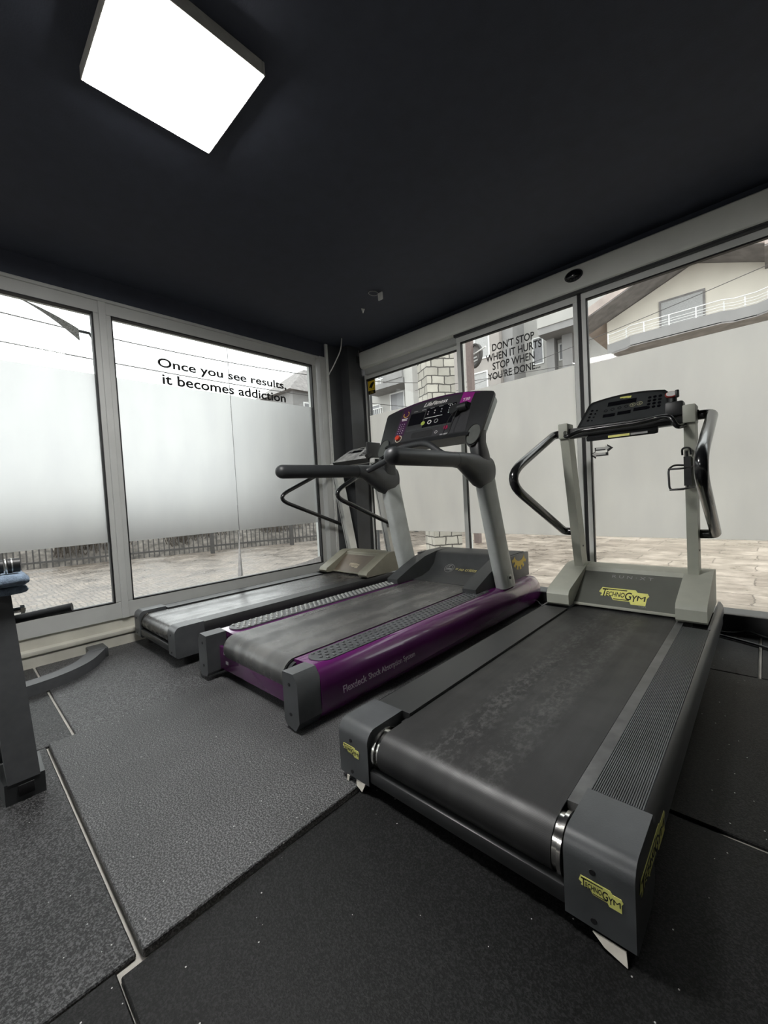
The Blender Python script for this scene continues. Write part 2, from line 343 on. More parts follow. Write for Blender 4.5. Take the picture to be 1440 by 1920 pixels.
def add_cyl(bm, c, axis, r, h, seg=20, r2=None):
    d = Vector(axis).normalized(); c = Vector(c)
    add_tube(bm, [c - d*h/2, c + d*h/2], [r, r2 if r2 is not None else r], seg)
def cyl(c, axis, r, h, seg=20, r2=None):
    bm = BM(); add_cyl(bm, c, axis, r, h, seg, r2); return bm
class Fr:
    """a flat drawing frame in space: origin, right, up, outward"""
    def __init__(s, o, ex, ey):
        s.o = Vector(o); s.ex = Vector(ex).normalized(); s.ey = Vector(ey); s.ey = (s.ey - s.ex*s.ey.dot(s.ex)).normalized(); s.n = s.ex.cross(s.ey)
    def p(s, x, y, h=0.0): return s.o + s.ex*x + s.ey*y + s.n*h
def add_flat(bm, fr, poly, h0, h1):
    add_loft(bm, [[fr.p(x, y, h0) for x, y in poly], [fr.p(x, y, h1) for x, y in poly]])
def flat(fr, polys, h0=0.0002, h1=0.0012):
    bm = BM()
    for q in polys: add_flat(bm, fr, q, h0, h1)
    return bm
def rect(x0, x1, y0, y1): return [(x0, y0), (x1, y0), (x1, y1), (x0, y1)]
def ell(cx, cy, rx, ry=None, n=20): return [(cx+rx*math.cos(2*math.pi*k/n), cy+(ry or rx)*math.sin(2*math.pi*k/n)) for k in range(n)]
def add_ring(bm, fr, cx, cy, ro, ri, h0, h1, n=24, a0=0.0, a1=2*math.pi):
    full = abs(a1-a0-2*math.pi) < 1e-4; m_ = n if full else n+1
    rows = []
    for k in range(m_):
        a = a0+(a1-a0)*k/n; c, s = math.cos(a), math.sin(a)
        rows.append([fr.p(cx+ro*c, cy+ro*s, h0), fr.p(cx+ro*c, cy+ro*s, h1), fr.p(cx+ri*c, cy+ri*s, h1), fr.p(cx+ri*c, cy+ri*s, h0)])
    if full: rows.append(rows[0])
    add_loft(bm, rows, True, not full)
    bmesh.ops.remove_doubles(bm, verts=bm.verts, dist=1e-6)
def text_verts(body, size, shear=0.0, spacing=1.0, bold=0.0):
    c = bpy.data.curves.new('lettering_curve', 'FONT'); c.body = body; c.size = size; c.shear = shear; c.space_character = spacing
    c.offset = bold; c.resolution_u = 4; c.fill_mode = 'BOTH'
    o = bpy.data.objects.new('lettering_curve', c); COL.objects.link(o)
    bpy.context.view_layer.update()
    me = bpy.data.meshes.new_from_object(o.evaluated_get(bpy.context.evaluated_depsgraph_get()))
    vs = [v.co.copy() for v in me.vertices]; fs = [tuple(p.vertices) for p in me.polygons]
    bpy.data.objects.remove(o); bpy.data.curves.remove(c); bpy.data.meshes.remove(me)
    return vs, fs
def add_text(bm, fr, body, x0, y0, width, height=None, h=0.0014, shear=0.0, spacing=1.0, bold=0.0):
    """lettering fitted so it spans width (and height, if given) from the baseline-left point x0, y0"""
    vs, fs = text_verts(body, 1.0, shear, spacing, bold)
    xs = [v.x for v in vs]; ys = [v.y for v in vs]
    sx = width/(max(xs)-min(xs)); sy = (height/(max(ys)-min(ys))) if height else sx
    mx = min(xs); my = min(ys) if height else 0
    V = [bm.verts.new(fr.p(x0+(v.x-mx)*sx, y0+(v.y-my)*sy, h)) for v in vs]
    for f in fs:
        try: bm.faces.new([V[i] for i in f])
        except ValueError: pass
def solidify(bm, fr, t):
    """give lettering a real, if tiny, thickness"""
    r = bmesh.ops.extrude_face_region(bm, geom=bm.faces[:])
    vs = [g for g in r['geom'] if isinstance(g, bmesh.types.BMVert)]
    bmesh.ops.translate(bm, verts=vs, vec=fr.n*t)
def text(fr, items, t=0.0006):
    bm = BM()
    for it in items: add_text(bm, fr, *it[0], **(it[1] if len(it) > 1 else {}))
    solidify(bm, fr, t); return bm
# ------------------------------------------------------------------ room shell
CZ = 2.72                      # ceiling
LX = -3.56; LG = -3.62         # left wall face, left glass
BY = 3.42; BG = 3.45           # back wall face, back glass
RX, RY = 3.2, -4.6             # room ends beside and behind the viewer
obj('floor', bx(-3.75, RX, RY, 3.62, -0.06, -0.012), CONC, kind='structure', label='pale concrete floor showing in the gaps between rubber mats')
obj('ceiling', bx(-3.9, RX+.2, RY-.2, 3.75, CZ, CZ+0.15), CEIL, kind='structure', label='matt blue-black painted ceiling')
bm = BM(); add_box(bm, -3.80, LX-0.01, RY, 3.22, 2.555, CZ); obj('wall_left', bm, CEIL, kind='structure')
bm = BM(); add_box(bm, -3.85, -3.55, 3.02, 3.21, -0.05, CZ); add_box(bm, -3.85, -3.42, 3.20, 3.40, -0.05, CZ); add_box(bm, -3.85, -3.462, 3.39, 3.60, -0.05, CZ)
obj('wall_corner', bm, COLUMN, kind='structure', label='dark painted corner column between the two glass fronts')
obj('wall_back', bx(-3.40, RX, BY+0.0, 3.62, 2.665, CZ), CEIL, kind='structure')
bm = BM(); add_box(bm, 1.55, RX, BY, 3.62, -0.05, 2.665); obj('wall_back_end', bm, WALLB, kind='structure')
obj('wall_right', bx(RX, RX+.15, RY, 3.62, -0.05, CZ), WALLB, kind='structure')
obj('wall_behind', bx(-3.75, RX, RY-.15, RY, -0.05, CZ), WALLB, kind='structure')
# rubber tiles: (x0, x1, y0, y1, thickness)
def mat_tile(x0, x1, y0, y1, zt, label):
    key = 'rubber_new_dim' if x0 > -1.06 else ('rubber_dimmed' if y0 < 0 else 'rubber')  # darker mats; their colour also carries the light's fall-off towards the viewer
    bm = BM(); g = 0.0012
    x0 += g; x1 -= g; y0 += g; y1 -= g
    add_box(bm, x0, x1, y0, y1, -0.0118, zt, 0.003, 1)
    return obj('rubber_mat', bm, MATS[key], loc=(round((x0+x1)/2, 3), round((y0+y1)/2, 3), -0.012), label=label, cat='mat', group='black rubber floor mats')
mat_tile(-2.277, -1.036, 0.237, 1.485, 0.012, 'speckled black rubber mat with raised edges lying in front of the purple treadmill')
mat_tile(-3.527, -2.279, 0.335, 1.575, 0.0, 'speckled rubber mat running from the marble sill to under the oldest treadmill')
mat_tile(-1.028, 0.212, 0.190, 1.428, 0.0, 'dark rubber mat under the rear end of the yellow badged treadmill')
mat_tile(-1.028, 0.212, 1.442, 2.686, 0.0, 'rubber mat under the middle of the yellow badged treadmill beyond the white seam')
mat_tile(-2.277, -1.032, 1.489, 2.74, 0.0, 'rubber mat hidden mostly beneath the purple treadmill')
mat_tile(-3.527, -2.279, 1.579, 2.82, 0.0, 'rubber mat beneath the oldest treadmill by the left window')
mat_tile(-3.527, -2.283, -0.92, 0.325, 0.0, 'rubber mat under the exercise bench at the left edge')
mat_tile(-2.279, -1.050, -1.02, 0.229, 0.0, 'plain rubber mat left of the bottom seam in the foreground')
mat_tile(-1.047, 0.212, -1.06, 0.188, 0.0, 'rubber mat with pale flecks right of the bottom seam')
mat_tile(-1.028, -0.040, 2.690, 3.408, 0.0, 'rubber mat cut to fit below the right glass front, left of a white gap')
mat_tile(-0.030, 1.20, 2.690, 3.408, 0.0, 'rubber mat cut to fit below the right glass front, right of a white gap')
mat_tile(0.216, 1.46, 1.442, 2.686, 0.0, 'rubber mat at the right edge of the picture beside the yellow badged treadmill')
mat_tile(0.216, 1.46, 0.190, 1.428, 0.0, 'rubber mat right of the mat under the nearest end cap')
for (a, b, c, d) in [(-2.275, -1.032, 2.745, 3.408), (-3.5, -2.285, 2.825, 3.19)]:
    mat_tile(a, b, c, d, 0.0, 'strip of rubber matting below the front of the treadmills, in the corner')

# ------------------------------------------------------------------ left windows
ZB, ZT = 0.306, 2.462           # glass bottom and top
def flatbox(bm, x0, x1, y0, y1, z0, z1): add_box(bm, x0, x1, y0, y1, z0, z1, 0.004, 1)
def left_window(n, y0, y1, label):
    bm = BM()
    fx0, fx1 = -3.68, -3.585
    add_box(bm, fx0, fx1, y0-0.055, y1+0.055, ZT, ZT+0.095, 0.004, 1)
    add_box(bm, fx0, fx1, y0-0.055, y1+0.055, ZB-0.125, ZB, 0.004, 1)
    add_box(bm, fx0, fx1, y0-0.055, y0, ZB, ZT, 0.004, 1)
    add_box(bm, fx0, fx1, y1, y1+0.055, ZB, ZT, 0.004, 1)
    w = obj('window_%d' % n, bm, FRAME, kind='structure', label=label)
    bm = BM()   # gasket round the pane
    for a in ((y0-.002, y1+.002, ZT-.008, ZT+.002), (y0-.002, y1+.002, ZB-.002, ZB+.008)): add_box(bm, LG-.008, fx1-.001+.002, *a)
    for a in ((y0-.002, y0+.006, ZB, ZT), (y1-.010, y1+.002, ZB, ZT)): add_box(bm, LG-.008, fx1+.001, *a)
    obj('gasket', bm, GASKET, w)
    obj('glass_pane', bx(LG-.003, LG+.003, y0, y1, ZB, ZT), MATS['glass'], w)
    return w
w1 = left_window(1, -1.35, 0.828, 'left-hand grey framed window with frosted film')
w2 = left_window(2, 0.945, 2.81, 'large grey framed window carrying the addiction quote')
w0 = left_window(5, -3.5, -1.47, 'grey framed window beyond the left edge of the picture')
def film_x(y0, y1, z0, z1, par): return obj('frosted_film', bx(LG+.0045, LG+.0065, y0, y1, z0, z1), MATS['film'], par)
film_x(-3.49, -1.48, .765, 2.02, w0)
film_x(-1.34, 0.82, .765, 2.015, w1)
# second window: two widths of film meeting at a seam, the right one cut lower at its top
film_x(0.952, 1.862, .755, 2.012, w2); film_x(1.868, 2.80, .752, 2.008, w2)
# peeled film edge below the seam, curling off the glass
bm = BM(); rows = []
for k in range(12):
    t = k/11; z = 0.325 + 0.42*t; wd = 0.030*(1-t)**1.3+0.002
    y = 1.852 + 0.008*t
    rows.append([(LG+.006, y-wd, z), (LG+.006+.02*(1-t), y-wd*.2, z), (LG+.008, y+wd*.6, z), (LG+.0055, y+wd*.2, z)])
add_loft(bm, rows); obj('peeling_film_edge', bm, mat('curled_white_film', (0.75, 0.75, 0.74), 0.5), w2)
bm = BM(); rows = []
for k in range(12):
    t = k/11; y = 2.25+.54*t; hgt = 0.012+0.05*t*t
    rows.append([(LG+.006, y, ZB+.008), (LG+.02, y, ZB+.008), (LG+.012, y, ZB+.008+hgt), (LG+.006, y, ZB+.008+hgt*.9)])
add_loft(bm, rows); obj('peeling_film_edge', bm, MATS['curled_white_film'], w2)
bm = BM(); add_box(bm, LG+.0066, LG+.0085, 1.8625, 1.8675, .72, 2.44); obj('film_seam', bm, GREYPR, w2)
obj('trim_1', bx(-3.70, -3.575, 0.883-.02, 0.89+.02, ZB-.125, ZT+.095, .003, 1), FRAME, kind='structure', label='grey mullion cover between the left windows')
obj('trim_2', bx(-3.72, -3.568, RY, 2.94, ZT+.088, ZT+.112, .004, 1), FRAME, kind='structure', label='thin grey trim above the left windows')
obj('trim_3', bx(-3.72, -3.555, 2.90, 2.985, 0.17, ZT+.11, .004, 1), FRAME, kind='structure', label='grey side jamb of the left window front')
obj('trim_4', bx(-3.70, -3.548, 2.985, 3.02, 0.0, CZ, .003, 1), FRAMEL, kind='structure', label='pale vertical strip beside the corner column')
bm = BM(); add_box(bm, -3.80, -3.532, RY, 2.985, 0.075, 0.104, .004, 2); add_box(bm, -3.80, -3.545, RY, 2.985, -0.05, 0.076)
add_box(bm, -3.74, -3.60, RY, 2.985, 0.10, 0.185)
obj('trim_5', bm, SILL, kind='structure', label='pale marble sill below the left windows')

# ------------------------------------------------------------------ back glass front
GT = 2.415
def frame_y(bm, x0, x1, z0, z1, wl, wr, wt, wb, y0=BG-.03, y1=BG+.03):
    add_box(bm, x0, x1, y0, y1, z1-wt, z1, .003, 1); add_box(bm, x0, x1, y0, y1, z0, z0+wb, .003, 1)
    add_box(bm, x0, x0+wl, y0, y1, z0+wb, z1-wt, .003, 1); add_box(bm, x1-wr, x1, y0, y1, z0+wb, z1-wt, .003, 1)
def leaf(name, x0, x1, ft, fb, label, wl=.034, wr=.034, top=2.47, wt=.055, y=BG, xs=None):
    bm = BM(); frame_y(bm, x0, x1, .055, top, wl, wr, wt, .04, y-.022, y+.022)
    o = obj(name, bm, FRAMEL, kind='structure', label=label)
    bm = BM(); a, b, c, d = x0+wl, x1-wr, .095, top-wt
    add_box(bm, a, b, y-.02, y+.01, d-.010, d+.001); add_box(bm, a-.001, a+.006, y-.02, y+.01, c, d)
    obj('gasket', bm, GASKET, o)
    obj('glass_pane', bx(a, b, y-.003, y+.003, c, d), MATS['glass'], o)
    obj('frosted_film', bx(a+.012, b-.006, y-.0065, y-.0045, fb, ft), MATS['film_bright'], o)
    return o
wf = leaf('window_3', -3.455, -2.115, 1.955, .60, 'fixed glass pane in the corner with a camera warning sticker', wl=.03, wr=.05, top=2.44, wt=.06, y=BG+.05)
d1 = leaf('door_1', -2.145, -1.047, 1.945, .598, 'sliding glass door leaf carrying the dont stop quote', wl=.045)
d2 = leaf('door_2', -1.020, 0.165, 1.930, .597, 'sliding glass door leaf with the double arrow sticker', top=2.475)
wr_ = leaf('window_4', 0.170, 1.55, 1.930, .598, 'fixed glass pane beyond the right edge')
obj('trim_6', bx(-1.046, -1.021, BG-.015, BG+.02, .055, 2.47), GASKET, kind='structure', label='black rubber seal where the two door leaves meet')
bm = BM(); add_box(bm, -3.46, 1.6, BG-.035, BG+.15, -.05, .113, .004, 1); add_box(bm, -3.46, 1.6, BG+.02, BG+.3, -.12, .06)
obj('trim_7', bm, mat('dark_anodised_sill', (0.035, 0.036, 0.038), .5), kind='structure', label='dark threshold below the glass front')
# operator beam above the doors, bull-nosed lower edge
prof = [(BG+.06, 2.665), (BG-.075, 2.665), (BG-.085, 2.655), (BG-.085, 2.515), (BG-.075, 2.492), (BG-.055, 2.482), (BG+.06, 2.482)]
bm = BM(); prism_x(bm, prof, -3.405, 1.6)
beam = obj('trim_8', bm, BEAM, kind='structure', label='grey sliding door operator beam above the glass front')
bm = BM(); add_box(bm, -2.15, 1.6, BG-.055, BG+.05, 2.466, 2.486); add_box(bm, -2.15, 1.6, BG-.062, BG-.05, 2.474, 2.50, .003, 1); obj('track_lip', bm, CHAR, beam)
bm = BM(); add_box(bm, -3.40, -2.14, BG-.02, BG+.06, 2.42, 2.49, .003, 1); obj('fixed_pane_head', bm, FRAME, beam)

# ------------------------------------------------------------------ lettering on the glass
def quote(name, fr, lines, label):
    a = fr.p(lines[-1][1], lines[-1][2]); t = thing(name, tuple(a), label, 'lettering')
    for (body, x, y, w, h) in lines: obj('text_line', text(fr, [((body, x, y, w, h), dict(bold=.021 if w > .6 else .017))]), INK, t)
frL = Fr((LG+.0058, 0, 0), (0, 1, 0), (0, 0, 1))
quote('window_quote', frL, [('Once you see results,', 1.258, 2.132, 1.228, .098), ('it becomes addiction', 1.285, 2.018, 1.185, .086)],
      'black two line quote Once you see results, it becomes addiction on the left window')
frB = Fr((0, BG-.0058, 0), (1, 0, 0), (0, 0, 1))
quote('door_quote', frB, [("DON'T STOP", -1.782, 2.243, .385, .066), ('WHEN IT HURTS', -1.848, 2.160, .510, .066), ('STOP WHEN', -1.785, 2.077, .385, .066), ("YOU'RE DONE...", -1.835, 1.993, .480, .066)],
      'black four line quote starting DON\'T STOP on the sliding door glass')
# double arrow sticker
t = thing('arrow_sticker', (-.914, BG-.0068, 1.25), 'black and white double arrow sticker on the sliding door glass', 'sticker')
fr = Fr((-.914, BG-.0068, 1.25), (1, 0, 0.0), (0, 0, 1))
def arrow(cx, cy, s, L, H):   # outline arrow pointing along s
    return [(cx+s*L*.5, cy), (cx+s*L*.18, cy+H*.5), (cx+s*L*.18, cy+H*.2), (cx-s*L*.5, cy+H*.2), (cx-s*L*.5, cy-H*.2), (cx+s*L*.18, cy-H*.2), (cx+s*L*.18, cy-H*.5)]
obj('arrow_outline', flat(fr, [arrow(.017, .020, 1, .128, .062), arrow(-.017, -.022, -1, .128, .062)], 0, .0006), INK, t)
obj('arrow_face', flat(fr, [arrow(.011, .024, 1, .098, .040), arrow(-.021, -.018, -1, .098, .040)], .0007, .0011), WHITEP, t, label='white arrow faces')
# camera warning sticker
fr = Fr((-3.415, BG+.05-.0068, 2.20), (1, 0, 0), (0, 0, 1)); sx, sy = .115, .19
t = thing('warning_sticker', (-3.32, BG+.043, 2.21), 'yellow and black camera warning sticker in the corner of the fixed pane', 'sticker')
obj('sticker_sheet', flat(fr, [rect(0, sx, 0, sy)], 0, .0005), GOLD, t)
cam_poly = [(x*1.6, y) for x, y in ((.012, .085), (.03, .125), (.058, .140), (.064, .118), (.050, .098), (.040, .075), (.030, .062), (.026, .080), (.018, .074))]
bm = flat(fr, [rect(0, sx, .155, sy), rect(0, sx, 0, .042), cam_poly, rect(.072, .10, .060, .066)], .0006, .001)
obj('black_print', bm, INK, t, label='black camera silhouette and bands')
obj('sticker_lettering', text(fr, [(('WARNING', .014, .166, .087, .014), dict(h=.0011)), (('VIDEO', .03, .024, .055, .011), dict(h=.0011)), (('CONTROL', .022, .008, .07, .011), dict(h=.0011))], .0003), GOLD, t)

# ------------------------------------------------------------------ fittings
t = thing('ceiling_light', (-1.66, .715, CZ), 'square lit white panel light on the dark ceiling above the treadmills', 'light', 'square ceiling panel lights')
x0, x1, y0, y1, z0 = -1.915, -1.412, .464, .966, 2.668
bm = BM()
for a in ((x0, x1, y0, y0+.011), (x0, x1, y1-.011, y1), (x0, x0+.011, y0+.011, y1-.011), (x1-.011, x1, y0+.011, y1-.011)): add_box(bm, *a, z0, CZ, .002, 1)
obj('frame', bm, LOUV, t); obj('diffuser', bx(x0+.011, x1-.011, y0+.011, y1-.011, z0-.005, z0+.012), LAMP, t)
for k, (lx, ly) in enumerate(((-1.66, -3.3),)):  # unseen panel added to light the surfaces that face backwards
    t = thing('ceiling_light', (lx, ly, CZ), 'added unseen panel light far behind the viewer, lighting surfaces that face it', 'light', 'square ceiling panel lights')
    bm = BM(); h = .2515
    for a in ((lx-h, lx+h, ly-h, ly-h+.011), (lx-h, lx+h, ly+h-.011, ly+h), (lx-h, lx-h+.011, ly-h+.011, ly+h-.011), (lx+h-.011, lx+h, ly-h+.011, ly+h-.011)): add_box(bm, *a, z0, CZ, .002, 1)
    obj('frame', bm, LOUV, t); obj('diffuser', bx(lx-h+.011, lx+h-.011, ly-h+.011, ly+h-.011, z0-.005, z0+.012), LAMP, t)
# motion sensor on the beam
sx_, sz_ = -1.045, 2.590
t = thing('motion_sensor', (sx_, BG-.085, sz_), 'black oval motion sensor on the grey beam above the doors', 'sensor')
bm = BM(); rings = []
for k in range(7):
    a = math.pi/2*k/6; r = math.cos(a); d = .032*math.sin(a)
    rings.append([(sx_+.062*max(r, .02)*math.cos(2*math.pi*j/28), BG-.085-.006-d, sz_+.040*max(r, .02)*math.sin(2*math.pi*j/28)) for j in range(28)])
add_loft(bm, rings); obj('dome', bm, SCREEN, t)
bm = BM(); add_loft(bm, [[(sx_+.066*math.cos(2*math.pi*j/28), y, sz_+.044*math.sin(2*math.pi*j/28)) for j in range(28)] for y in (BG-.086, BG-.093)]); obj('base', bm, BLACK, t)
# little black latch box hanging at the left end of the beam
t = thing('junction_box', (-3.42, BG-.07, 2.60), 'small black junction box at the left end of the beam', 'box')
obj('body', bx(-3.455, -3.41, BG-.12, BG-.06, 2.545, 2.625, .006), BLACK, t)
bm = BM(); add_cyl(bm, (-3.44, BG-.122, 2.565), (0, 1, 0), .009, .01); add_cyl(bm, (-3.425, BG-.122, 2.60), (0, 1, 0), .006, .01); obj('terminal', bm, CHROME, t)
obj('antenna', tube([(-3.42, BG-.09, 2.62), (-3.415, BG-.09, 2.66), (-3.41, BG-.085, 2.69)], .003, 8), GREYPR, t)
# ceiling remnants: detector ring with a hanging tag, and a scrap of paper tape
t = thing('ceiling_bracket', (-2.38, 2.60, CZ), 'small wire ring with a white tag hanging from the ceiling', 'bracket')
P = [(-2.40+.035*math.cos(a)*1.0, 2.58+.045*math.sin(a), CZ-.008) for a in [2*math.pi*k/20 for k in range(21)]]
obj('ring', tube(P, .003, 8), GREYPR, t)
obj('tag', bx(-2.372, -2.318, 2.60, 2.612, CZ-.075, CZ-.012, .008, 3), LOUV, t, label='white tag')
bm = BM(); add_loft(bm, [[(-2.675, 2.70, CZ-.002), (-2.62, 2.685, CZ-.03), (-2.675, 2.72, CZ-.04)], [(-2.672, 2.704, CZ-.002), (-2.617, 2.689, CZ-.03), (-2.672, 2.724, CZ-.04)]])
obj('tape_scrap', bm, LOUV, loc=(-2.67, 2.7, CZ), label='tiny white scrap of tape on the ceiling near the corner', cat='scrap')
obj('hanging_cable', tube(fillet([(-3.32, 3.03, CZ), (-3.33, 3.02, 2.60), (-3.45, 2.99, 2.43), (-3.535, 2.985, 2.36), (-3.54, 2.985, 1.2), (-3.54, 2.985, 0.25)], .06), .006, 8), LOUV,
    loc=(-3.54, 2.985, 0.25), label='thin white cable hanging from the ceiling down the corner strip', cat='cable')
for k, (p, lab) in enumerate(((
    [(-.62, 3.30, .010), (-.30, 3.31, .010), (-.10, 3.22, .010), (.10, 3.10, .010), (.4, 3.02, .010)], 'black power cable running right from the nearest treadmill along the threshold'),
    ([(-.45, 3.36, .010), (-.16, 3.34, .012), (-.09, 3.40, .03), (-.02, 3.37, .010), (.22, 3.26, .010), (.5, 3.24, .010)], 'black cable looping up beside the threshold, behind the other cable'))):
    obj('power_cable', tube(fillet(p, .08), .008, 8), BLACK, loc=(p[1][0], p[1][1], 0), label=lab, cat='cable', group='cables by the threshold')

# ------------------------------------------------------------------ outdoors
obj('ground_street', bx(-60, -5.7, -40, 60, -.35, -.15), MATS['paving'], kind='structure', label='wet cobbled street outside the left windows')
obj('ground_forecourt', bx(-5.7, 40, 3.5, 60, -.35, -.15), MATS['slabs'], kind='structure', label='wet pale slabs outside the glass doors')
obj('ground_verge', bx(-5.7, -3.85, -40, 3.5, -.35, -.15), MATS['paving'], kind='structure')
# iron fence: spans between square posts
A0, A1 = Vector((-12.9, -4.8, -.15)), Vector((-7.2, 11.6, -.15))
d = (A1-A0); L = d.length; d.normalize(); side = Vector((d.y, -d.x, 0))
fence = thing('iron_fence', tuple((A0+A1)/2), 'dark iron bar fence across the paved street outside', 'fence')
NS = 9
def bar(bm, p, w, z0, z1):
    q = [p + d*w + side*w, p - d*w + side*w, p - d*w - side*w, p + d*w - side*w]
    add_loft(bm, [[(v.x, v.y, z0) for v in q], [(v.x, v.y, z1) for v in q]])
for k in range(NS):
    a = A0 + d*(L*k/NS); b = A0 + d*(L*(k+1)/NS); bm = BM()
    n = 19
    for i in range(1, n): bar(bm, a + (b-a)*(i/n), .011, -.09, 1.02)
    for z in (.03, .92):
        q = []
        for e in (a, b):
            q.append([(e+side*.014) + Vector((0, 0, z+.15-.02)), (e-side*.014) + Vector((0, 0, z+.15-.02)), (e-side*.014) + Vector((0, 0, z+.15+.02)), (e+side*.014) + Vector((0, 0, z+.15+.02))])
        add_loft(bm, q)
    obj('fence_panel', bm, IRON, fence)
for k in range(NS+1):
    bm = BM(); bar(bm, A0 + d*(L*k/NS), .045, -.15, 1.1); obj('fence_post', bm, IRON, fence)
# scrub bank beyond the fence
rnd = random.Random(3); bm = BM(); nu, nv = 60, 14; G = []
for i in range(nu+1):
    row = []
    for j in range(nv+1):
        p = A0 - d*4 + d*((L+30)*i/nu) - side*(.5 + 9*(j/nv)**1.3)
        z = -.15 + 1.05*min(1, (j/nv)*2.2)**.8 + (rnd.random()-.5)*.14*min(1, j)
        row.append(bm.verts.new((p.x, p.y, z)))
    G.append(row)
for i in range(nu):
    for j in range(nv): bm.faces.new((G[i][j], G[i+1][j], G[i+1][j+1], G[i][j+1]))
obj('bank', bm, BANKM, kind='structure', label='scrubby bank behind the iron fence')
bush_labels = ['dry leafless shrub behind the iron fence, farthest left', 'dry shrub behind the fence left of the mullion', 'dry leafless shrub behind the fence just right of the mullion',
               'dry twiggy shrub behind the fence below the quote', 'dry shrub behind the fence left of the film seam', 'dry shrub behind the fence right of the film seam', 'dry shrub behind the fence at the window corner']
for k, yb in enumerate((-2.2, -.1, 2.0, 4.1, 6.2, 8.3, 10.4)):
    p0 = A0 + d*((yb-A0.y)/d.y) - side*(1.0+.35*rnd.random()); bm = BM()
    for i in range(200):
        q = p0 + Vector((rnd.uniform(-.3, .3), rnd.uniform(-.78, .78), 0)); q.z = .05
        tip = q + Vector((rnd.uniform(-.3, .3), rnd.uniform(-.2, .2), rnd.uniform(.35, .95)))
        mid = (q+tip)/2 + Vector((rnd.uniform(-.1, .1), rnd.uniform(-.1, .1), 0))
        add_tube(bm, [q, mid, tip], [.012, .008, .003], 4)
    obj('dry_shrub', bm, TWIG, loc=tuple(p0), label=bush_labels[k], cat='shrub', group='dry shrubs behind the fence')
# overhead cables
def sag(a, b, s, n=16):
    a, b = Vector(a), Vector(b)
    return [a + (b-a)*(i/n) - Vector((0, 0, 4*s*(i/n)*(1-i/n))) for i in range(n+1)]
for pts, lab in ((sag((-9, -3, 4.62), (-9, 12, 5.0), .55), 'upper overhead cable crossing the left windows'), (sag((-9, -3, 4.02), (-9, 12, 4.1), .28), 'lower overhead cable crossing the left windows'),
                 (sag((-6, 9.5, 3.70), (6, 9.5, 5.7), .25), 'overhead cable crossing in front of the gabled house'), (sag((-7, 9.0, 3.85), (4, 9.0, 2.9), .0), 'overhead cable behind the door quote')):
    obj('overhead_cable', tube(pts, .010 if pts[0].x == -9 else .006, 6), IRON, loc=tuple(pts[8]), label=lab, cat='cable', group='overhead cables outside')
# torn shade cloth outside the top of the left window
t = thing('torn_shade_cloth', (-4.0, .83, 2.5), 'torn grey shade cloth hanging outside the top of the left window', 'cloth')
bm = BM(); rows = []
for i in range(9):
    s = i/8; y = .48 + .33*s; zt = 2.60 - .10*s - .05*s*s; wdt = .004 + .062*s**1.5
    rows.append([(-4.0+.05*s, y, zt), (-4.0-.03*s, y+.02*s, zt-wdt), (-4.006-.03*s, y+.02*s, zt-wdt), (-4.006+.05*s, y, zt)])
add_loft(bm, rows); obj('cloth', bm, mat('grey_mesh_cloth', (.30, .30, .30), .9, var=.5, scale=90), t)
obj('rod', tube([(-4.0, .79, 2.45), (-4.0, .89, 2.45), (-4.0, .92, 2.40), (-4.0, .94, 1.0), (-4.0, .94, -.15)], .012, 8), STEELG, t)
# stone pillar
c0, cl, crr = Vector((-4.70, 6.42, 0)), Vector((-5.07, 6.62, 0)), Vector((-4.36, 6.86, 0))
bm = BM(); q = [c0, crr, crr+(cl-c0), cl]; uvl = bm.loops.layers.uv.new('uv')
for a, b, sgn in ((q[0], q[1], 1), (q[1], q[2], 1), (q[2], q[3], 1), (q[3], q[0], 1)):
    f = bm.faces.new([bm.verts.new(v) for v in ((a.x, a.y, -.15), (b.x, b.y, -.15), (b.x, b.y, 5.2), (a.x, a.y, 5.2))]); l_ = (b-a).length
    off = 0 if a is q[0] else .17
    for lp, uv in zip(f.loops, ((off, 0), (off+l_, 0), (off+l_, 5.35), (off, 5.35))): lp[uvl].uv = uv
bm.faces.new([bm.verts.new((v.x, v.y, 5.2)) for v in q])
obj('stone_pillar', bm, MATS['blocks'], loc=(-4.7, 6.6, -.15), label='pillar of pale cut stone blocks standing outside the fixed pane', cat='pillar')
# steel post with round sign seen edge-on
t = thing('sign_post', (-4.68, 8.0, -.15), 'brown steel post with a round sign behind the sliding door', 'post')
obj('post', bx(-4.745, -4.625, 7.95, 8.07, -.15, 5.2), POLEM, t)
fr = Fr((-4.66, 8.16, 3.97), (.62, -.25, 0), (0, 0, 1)); bm = BM(); add_ring(bm, fr, 0, 0, .26, .215, -.03, .03); obj('sign_rim', bm, IRON, t)
obj('sign_disc', flat(fr, [ell(0, 0, .214)], -.02, .0), SOFFIT, t); obj('sign_bar', flat(fr, [rect(-.12, .12, .03, .06), rect(-.14, .1, -.06, -.03), rect(-.1, .12, -.13, -.10)], .001, .01), WHITEM, t)
obj('sign_arm', tube([(-4.66, 8.10, 3.98), (-4.28, 7.98, 4.03)], .016, 8), WHITEM, t)
